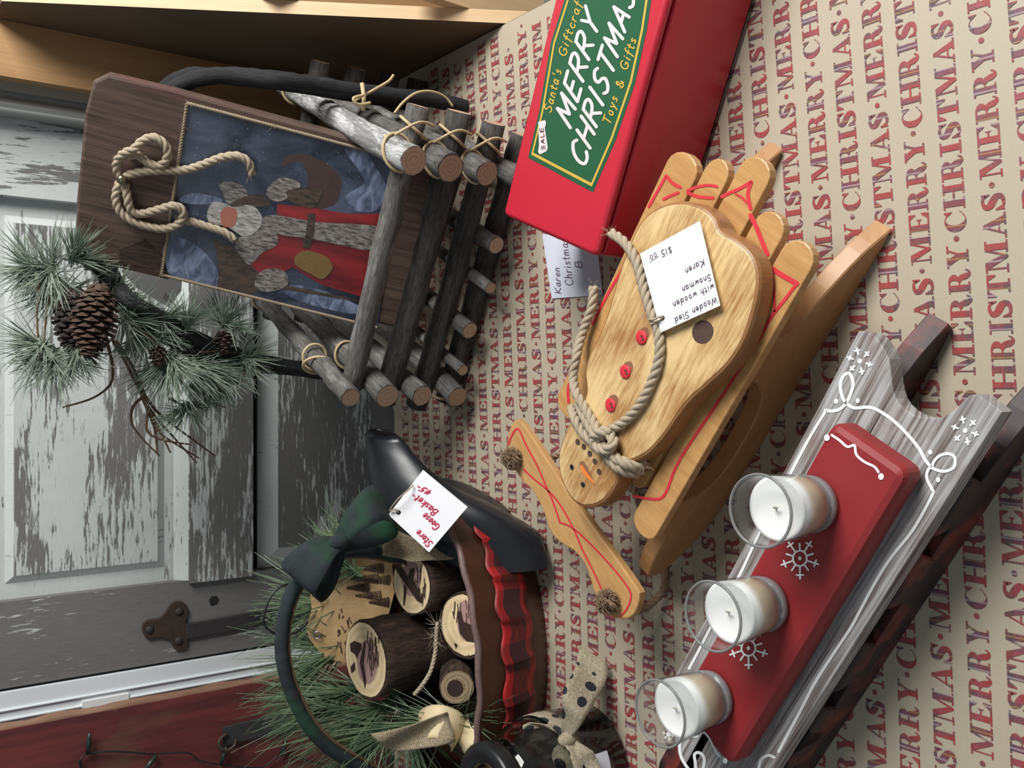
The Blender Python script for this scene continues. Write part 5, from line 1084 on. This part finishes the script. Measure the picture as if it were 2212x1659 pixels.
for cx, cy, hgt in ((900, 120, 200), (850, 200, 220), (800, 270, 180), (950, 210, 200), (880, 330, 200), (960, 380, 160)):
    for k in range(16):
        t = k / 16; x = cx - hgt * .5 + hgt * t; w_ = 6 + 34 * t; stroke(m, zg([(x, cy - w_), (x + 8, cy), (x, cy + w_)]), 1.6 + random.random(), lambda a, b: PSl(a, b, .0008))
for _ in range(20):
    x, y = random.uniform(640, 740), random.uniform(420, 750); stroke(m, zg([(x, y), (x + random.uniform(-15, 15), y + random.uniform(15, 45))]), 2.2, lambda a, b: PSl(a, b, .0008))
m.build('burnt_trees', MATS['burnt'], sbd)
m = MB(True); blob(m, zg([(463, 275)])[0], 5, 6, lambda a, b: PSl(a, b, .0008)); m.build('knot', MATS['knot_brown'], sbd)
for x, y in ((695, 1291), (684, 1372)):
    c = PSl(x, y, .006); m = MB(); m.tube([c + (RT * math.cos(t) + UP * math.sin(t)) * .005 for t in [i * .5236 for i in range(12)]], .0011, 6, closed=True); m.build('screw_eye', MATS['steel'], sbd)
# pine sprays in the basket
gp = thing('pine_spray', 'long green pine needles sprouting from the back of the goose basket', 'greenery', GY(760, 1500, 1.12))
for (px, py), ds, ln_, n, Y in [((740, 1400), [(-1, -.2), (-.8, .3), (-.9, .5)], .13, 90, 1.19), ((770, 1490), [(-1, .1), (-.8, .5), (-.9, .2)], .14, 150, 1.15), ((830, 1530), [(-1, .1), (-.7, .7), (-.5, .9), (-.9, .4)], .14, 150, 1.10), ((880, 1560), [(-.8, .2), (.2, 1), (-.9, .5), (1, .1)], .12, 110, 1.07), ((970, 1555), [(-1, .1), (-.7, .2), (.3, -.1)], .10, 90, 1.0),
                             ((720, 1300), [(-1, .0), (-.9, -.4), (-1, .5)], .12, 80, 1.20), ((790, 1180), [(-.3, -1), (.4, -.6), (-.8, -.3), (1, .1)], .07, 90, 1.14), ((760, 1230), [(-1, -.6), (-.5, -1), (-.9, .1)], .09, 70, 1.16)]:
    m = MB(); needles(GY(px, py, Y), [pxdir(a, b, random.uniform(-.35, .2)) for a, b in ds], ln_, int(n * 1.6), m, .26, .00095, .16); m.build('needle_spray', MATS['goose_needle'], gp, 'stuff')
# burlap and bark shavings at the left end, burlap by the tail
bu = thing('burlap_scrap', 'frayed burlap scrap hanging over the near end of the goose basket', 'burlap', GY(940, 1590, 1.02))
def sheet(pts4, nu, nv, amp, mat, nm, par, Y=None):
    A, B, C_, D_ = [GY(*p) for p in pts4]; m = MB(); L1, L2 = (B - A).length, (D_ - A).length
    m.grid(lambda u, v: A.lerp(B, u).lerp(D_.lerp(C_, u), v) + Vector((0, -1, .4)).normalized() * amp * math.sin(u * 5 + v * 4) + Vector((0, 0, 1)) * amp * .5 * math.sin(v * 9), nu, nv, True, lambda u, v: (u * L1, v * L2)); return m.build(nm, MATS[mat], par, solid=.001)
sheet([(800, 1585, 1.0), (850, 1628, .99), (985, 1600, .955), (970, 1540, .965)], 14, 14, .006, 'burlap', 'cloth', bu)
bu2 = thing('burlap_lining', 'burlap lining edge tucked between the tail and the bird log', 'burlap', GY(900, 1200, 1.06))
sheet([(815, 1195, 1.08), (850, 1140, 1.07), (985, 1205, .99), (900, 1215, 1.02)], 14, 14, .006, 'burlap', 'cloth', bu2)
def curl(c, R0, R1, H_, ax, a0, a1, mat, nm, lab, cat):
    ax = Vector(ax).normalized(); a = ax.orthogonal().normalized(); b = ax.cross(a); m = MB()
    m.grid(lambda u, v: Vector(c) + ax * H_ * (v - .5) + (a * math.cos(a0 + (a1 - a0) * u) + b * math.sin(a0 + (a1 - a0) * u)) * (R0 + (R1 - R0) * v), 24, 8, True, lambda u, v: (u * .1, v * H_)); return tag(m.build(nm, MATS[mat], None, solid=.0012), lab, cat)
curl(GY(950, 1585, .985), .034, .020, .040, pxdir(-.15, .55, -.8), 3.3, 6.6, 'cream_shaving', 'wood_shaving', 'smooth cream wood curl beside the burlap scrap', 'wood curl')
BKX = .955
bkp = [(1010, 1540, .97), (1012, 1560, .955), (1075, 1580, .93), (1080, 1600, .925), (1058, 1607, .925), (1040, 1635, .925), (1022, 1652, .93), (1005, 1630, .95), (988, 1598, .97), (1000, 1565, .97)]
m = MB(); q = [GY(*p) for p in bkp]; n = len(q); cq = sum(q, Vector()) / n + Vector((0, -.012, .008)); m.add([cq] + q, [(0, i + 1, (i + 1) % n + 1) for i in range(n)], [(cq.x, cq.z)] + [(p.x, p.z) for p in q], True)
tag(m.build('birch_bark_strip', MATS['birch_bark'], None, solid=.0015), 'curled birch bark strip with dark flecks above the jar lid', 'bark')
# price tag on the goose
gt = thing('goose_price_tag', 'white card tag with red handwriting hanging on the goose tail', 'price tag', GY(920, 1100, 1.0))
tn = Vector((.0, -.62, .78)).normalized(); tcn = GY(922, 1104, .985); PG = lambda x, y, d=0.0: onplane(x, y, tcn + tn * d, tn)
m = tagmesh([(914, 1015), (1010, 1095), (927, 1193), (839, 1112)], lambda x, y: PG(x, y), (861, 1107), 5.2); m.build('card', MATS['card_white'], gt, solid=.0007)
def z6(a, b): return (550 + a / 3.568, 850 + b / 3.568)
m = MB(True); P_ = lambda x, y: PG(x, y, .0008); uv_ = (-11, 12)
for s, a, b in (('Store', (1375, 1150), (1265, 1045)), ('Goose', (1430, 1020), (1315, 915)), ('Basket-', (1415, 905), (1230, 760)), ('45-', (1375, 755), (1265, 700))): text(m, s, z6(*a), z6(*b), (-12, 10) if s != '45-' else (-13, 6), P_, 2.5)
m.build('handwriting', MATS['ink_red'], gt)
m = MB(); m.tube(cr([PG(861, 1107, .001), PG(853, 1100, .006), PG(842, 1103, .004), PG(858, 1080, .012), PG(880, 1060, .010), PG(893, 1048, .003)], 6), .0011, 6); m.build('string', MATS['jute'], gt)

# ------------------------------------------------------------------ jar with dotted ribbon
jc = G(1285, 1672, 0); jc = Vector((-.486, .848, 0)); JR, JH = .068, .158
jar = thing('ribbon_jar', 'squat glass jar with black lid ring and polka-dot burlap bow', 'jar', jc)
pr = [(0, .0005), (JR - .006, .0005), (JR, .008), (JR, JH * .62), (JR * .97, JH * .75), (JR * .82, JH * .90), (JR * .74, JH), (JR * .74 - .003, JH), (JR * .79, JH * .89), (JR * .93, JH * .74), (JR - .003, JH * .6), (JR - .003, .010), (0, .006)]
m = MB(); m.lathe(pr, jc, 48); m.build('glass', MATS['jar_glass'], jar)
m = MB(); m.lathe([(0, .0075), (JR - .006, .011), (JR - .0045, JH * .55), (JR * .6, JH * .62), (0, JH * .6)], jc, 40); m.build('contents', MATS['jar_fill'], jar)
lr = JR * .80
m = MB(); m.lathe([(lr * .62, JH - .002), (lr, JH - .002), (lr + .002, JH + .002), (lr + .002, JH + .016), (lr, JH + .020), (lr - .012, JH + .022), (lr * .62, JH + .019), (lr * .60, JH + .016), (lr * .62, JH - .002)], jc, 48); m.build('lid_ring', MATS['black_lid'], jar)
sk = tag(MB().tube([jc + Vector((-.01, .02, .10)), jc + Vector((.008, .034, JH + .012))], .012, 10).build('wood_stick', MATS['cut_cream']), 'pale wooden stick inside the lid ring of the jar', 'stick')
# ribbon
m = MB(); bz = JH * .52
m.grid(lambda u, v: jc + Vector(((JR + .0025) * math.cos(-2.4 + 3.1 * u), (JR + .0025) * math.sin(-2.4 + 3.1 * u), bz - .012 + .024 * v)), 40, 3, True, lambda u, v: (u * .22, v * .03)); m.build('ribbon_band', MATS['dotted_burlap'], jar, solid=.001)
def rb2(l, wv_, w0, wl, nm='ribbon_tail'):
    q = cr([GY(x, y, Y) for x, y, Y in l], 7); n = len(q); L = [0]
    for i in range(1, n): L.append(L[-1] + (q[i] - q[i - 1]).length)
    m = MB(); m.grid(lambda u, v: q[min(n - 1, int(round(u * (n - 1))))] + pxdir(*wv_) * w0 * wl(u) * (v - .5) + FW * .004 * math.sin(u * 9 + v * 3), n - 1, 6, True, lambda u, v: (L[min(n - 1, int(round(u * (n - 1))))], w0 * (v - .5))); m.build(nm, MATS['dotted_burlap'], jar, solid=.0012)
rb2([(1218, 1592, .81), (1232, 1560, .80), (1240, 1530, .795), (1252, 1500, .80), (1272, 1465, .815), (1280, 1435, .825), (1282, 1412, .83)], (.85, .5, -.2), .042, lambda u: .25 + .75 * min(1, u * 2.2))
rb2([(1222, 1600, .81), (1205, 1580, .82), (1180, 1570, .83), (1150, 1568, .835), (1130, 1572, .84)], (.5, .85, 0), .020, lambda u: 1.0 - .85 * u)
rb2([(1222, 1598, .81), (1232, 1620, .80), (1245, 1650, .79), (1262, 1690, .78), (1280, 1730, .78)], (1, -.25, -.2), .052, lambda u: .4 + .6 * min(1, u * 3))
m = MB(); m.ball(GY(1225, 1598, .806), .012, 12, (.8, .8, 1.1)); m.build('ribbon_knot', MATS['dotted_burlap'], jar)
m = MB(); c_ = -1.0; m.grid(lambda u, v: jc + Vector(((JR + .0008) * math.cos(c_ - .55 + .5 * u), (JR + .0008) * math.sin(c_ - .55 + .5 * u), JH * .40 + (v - .5) * .055)), 8, 4, True); m.build('paper_label', MATS['card_gray'], jar)
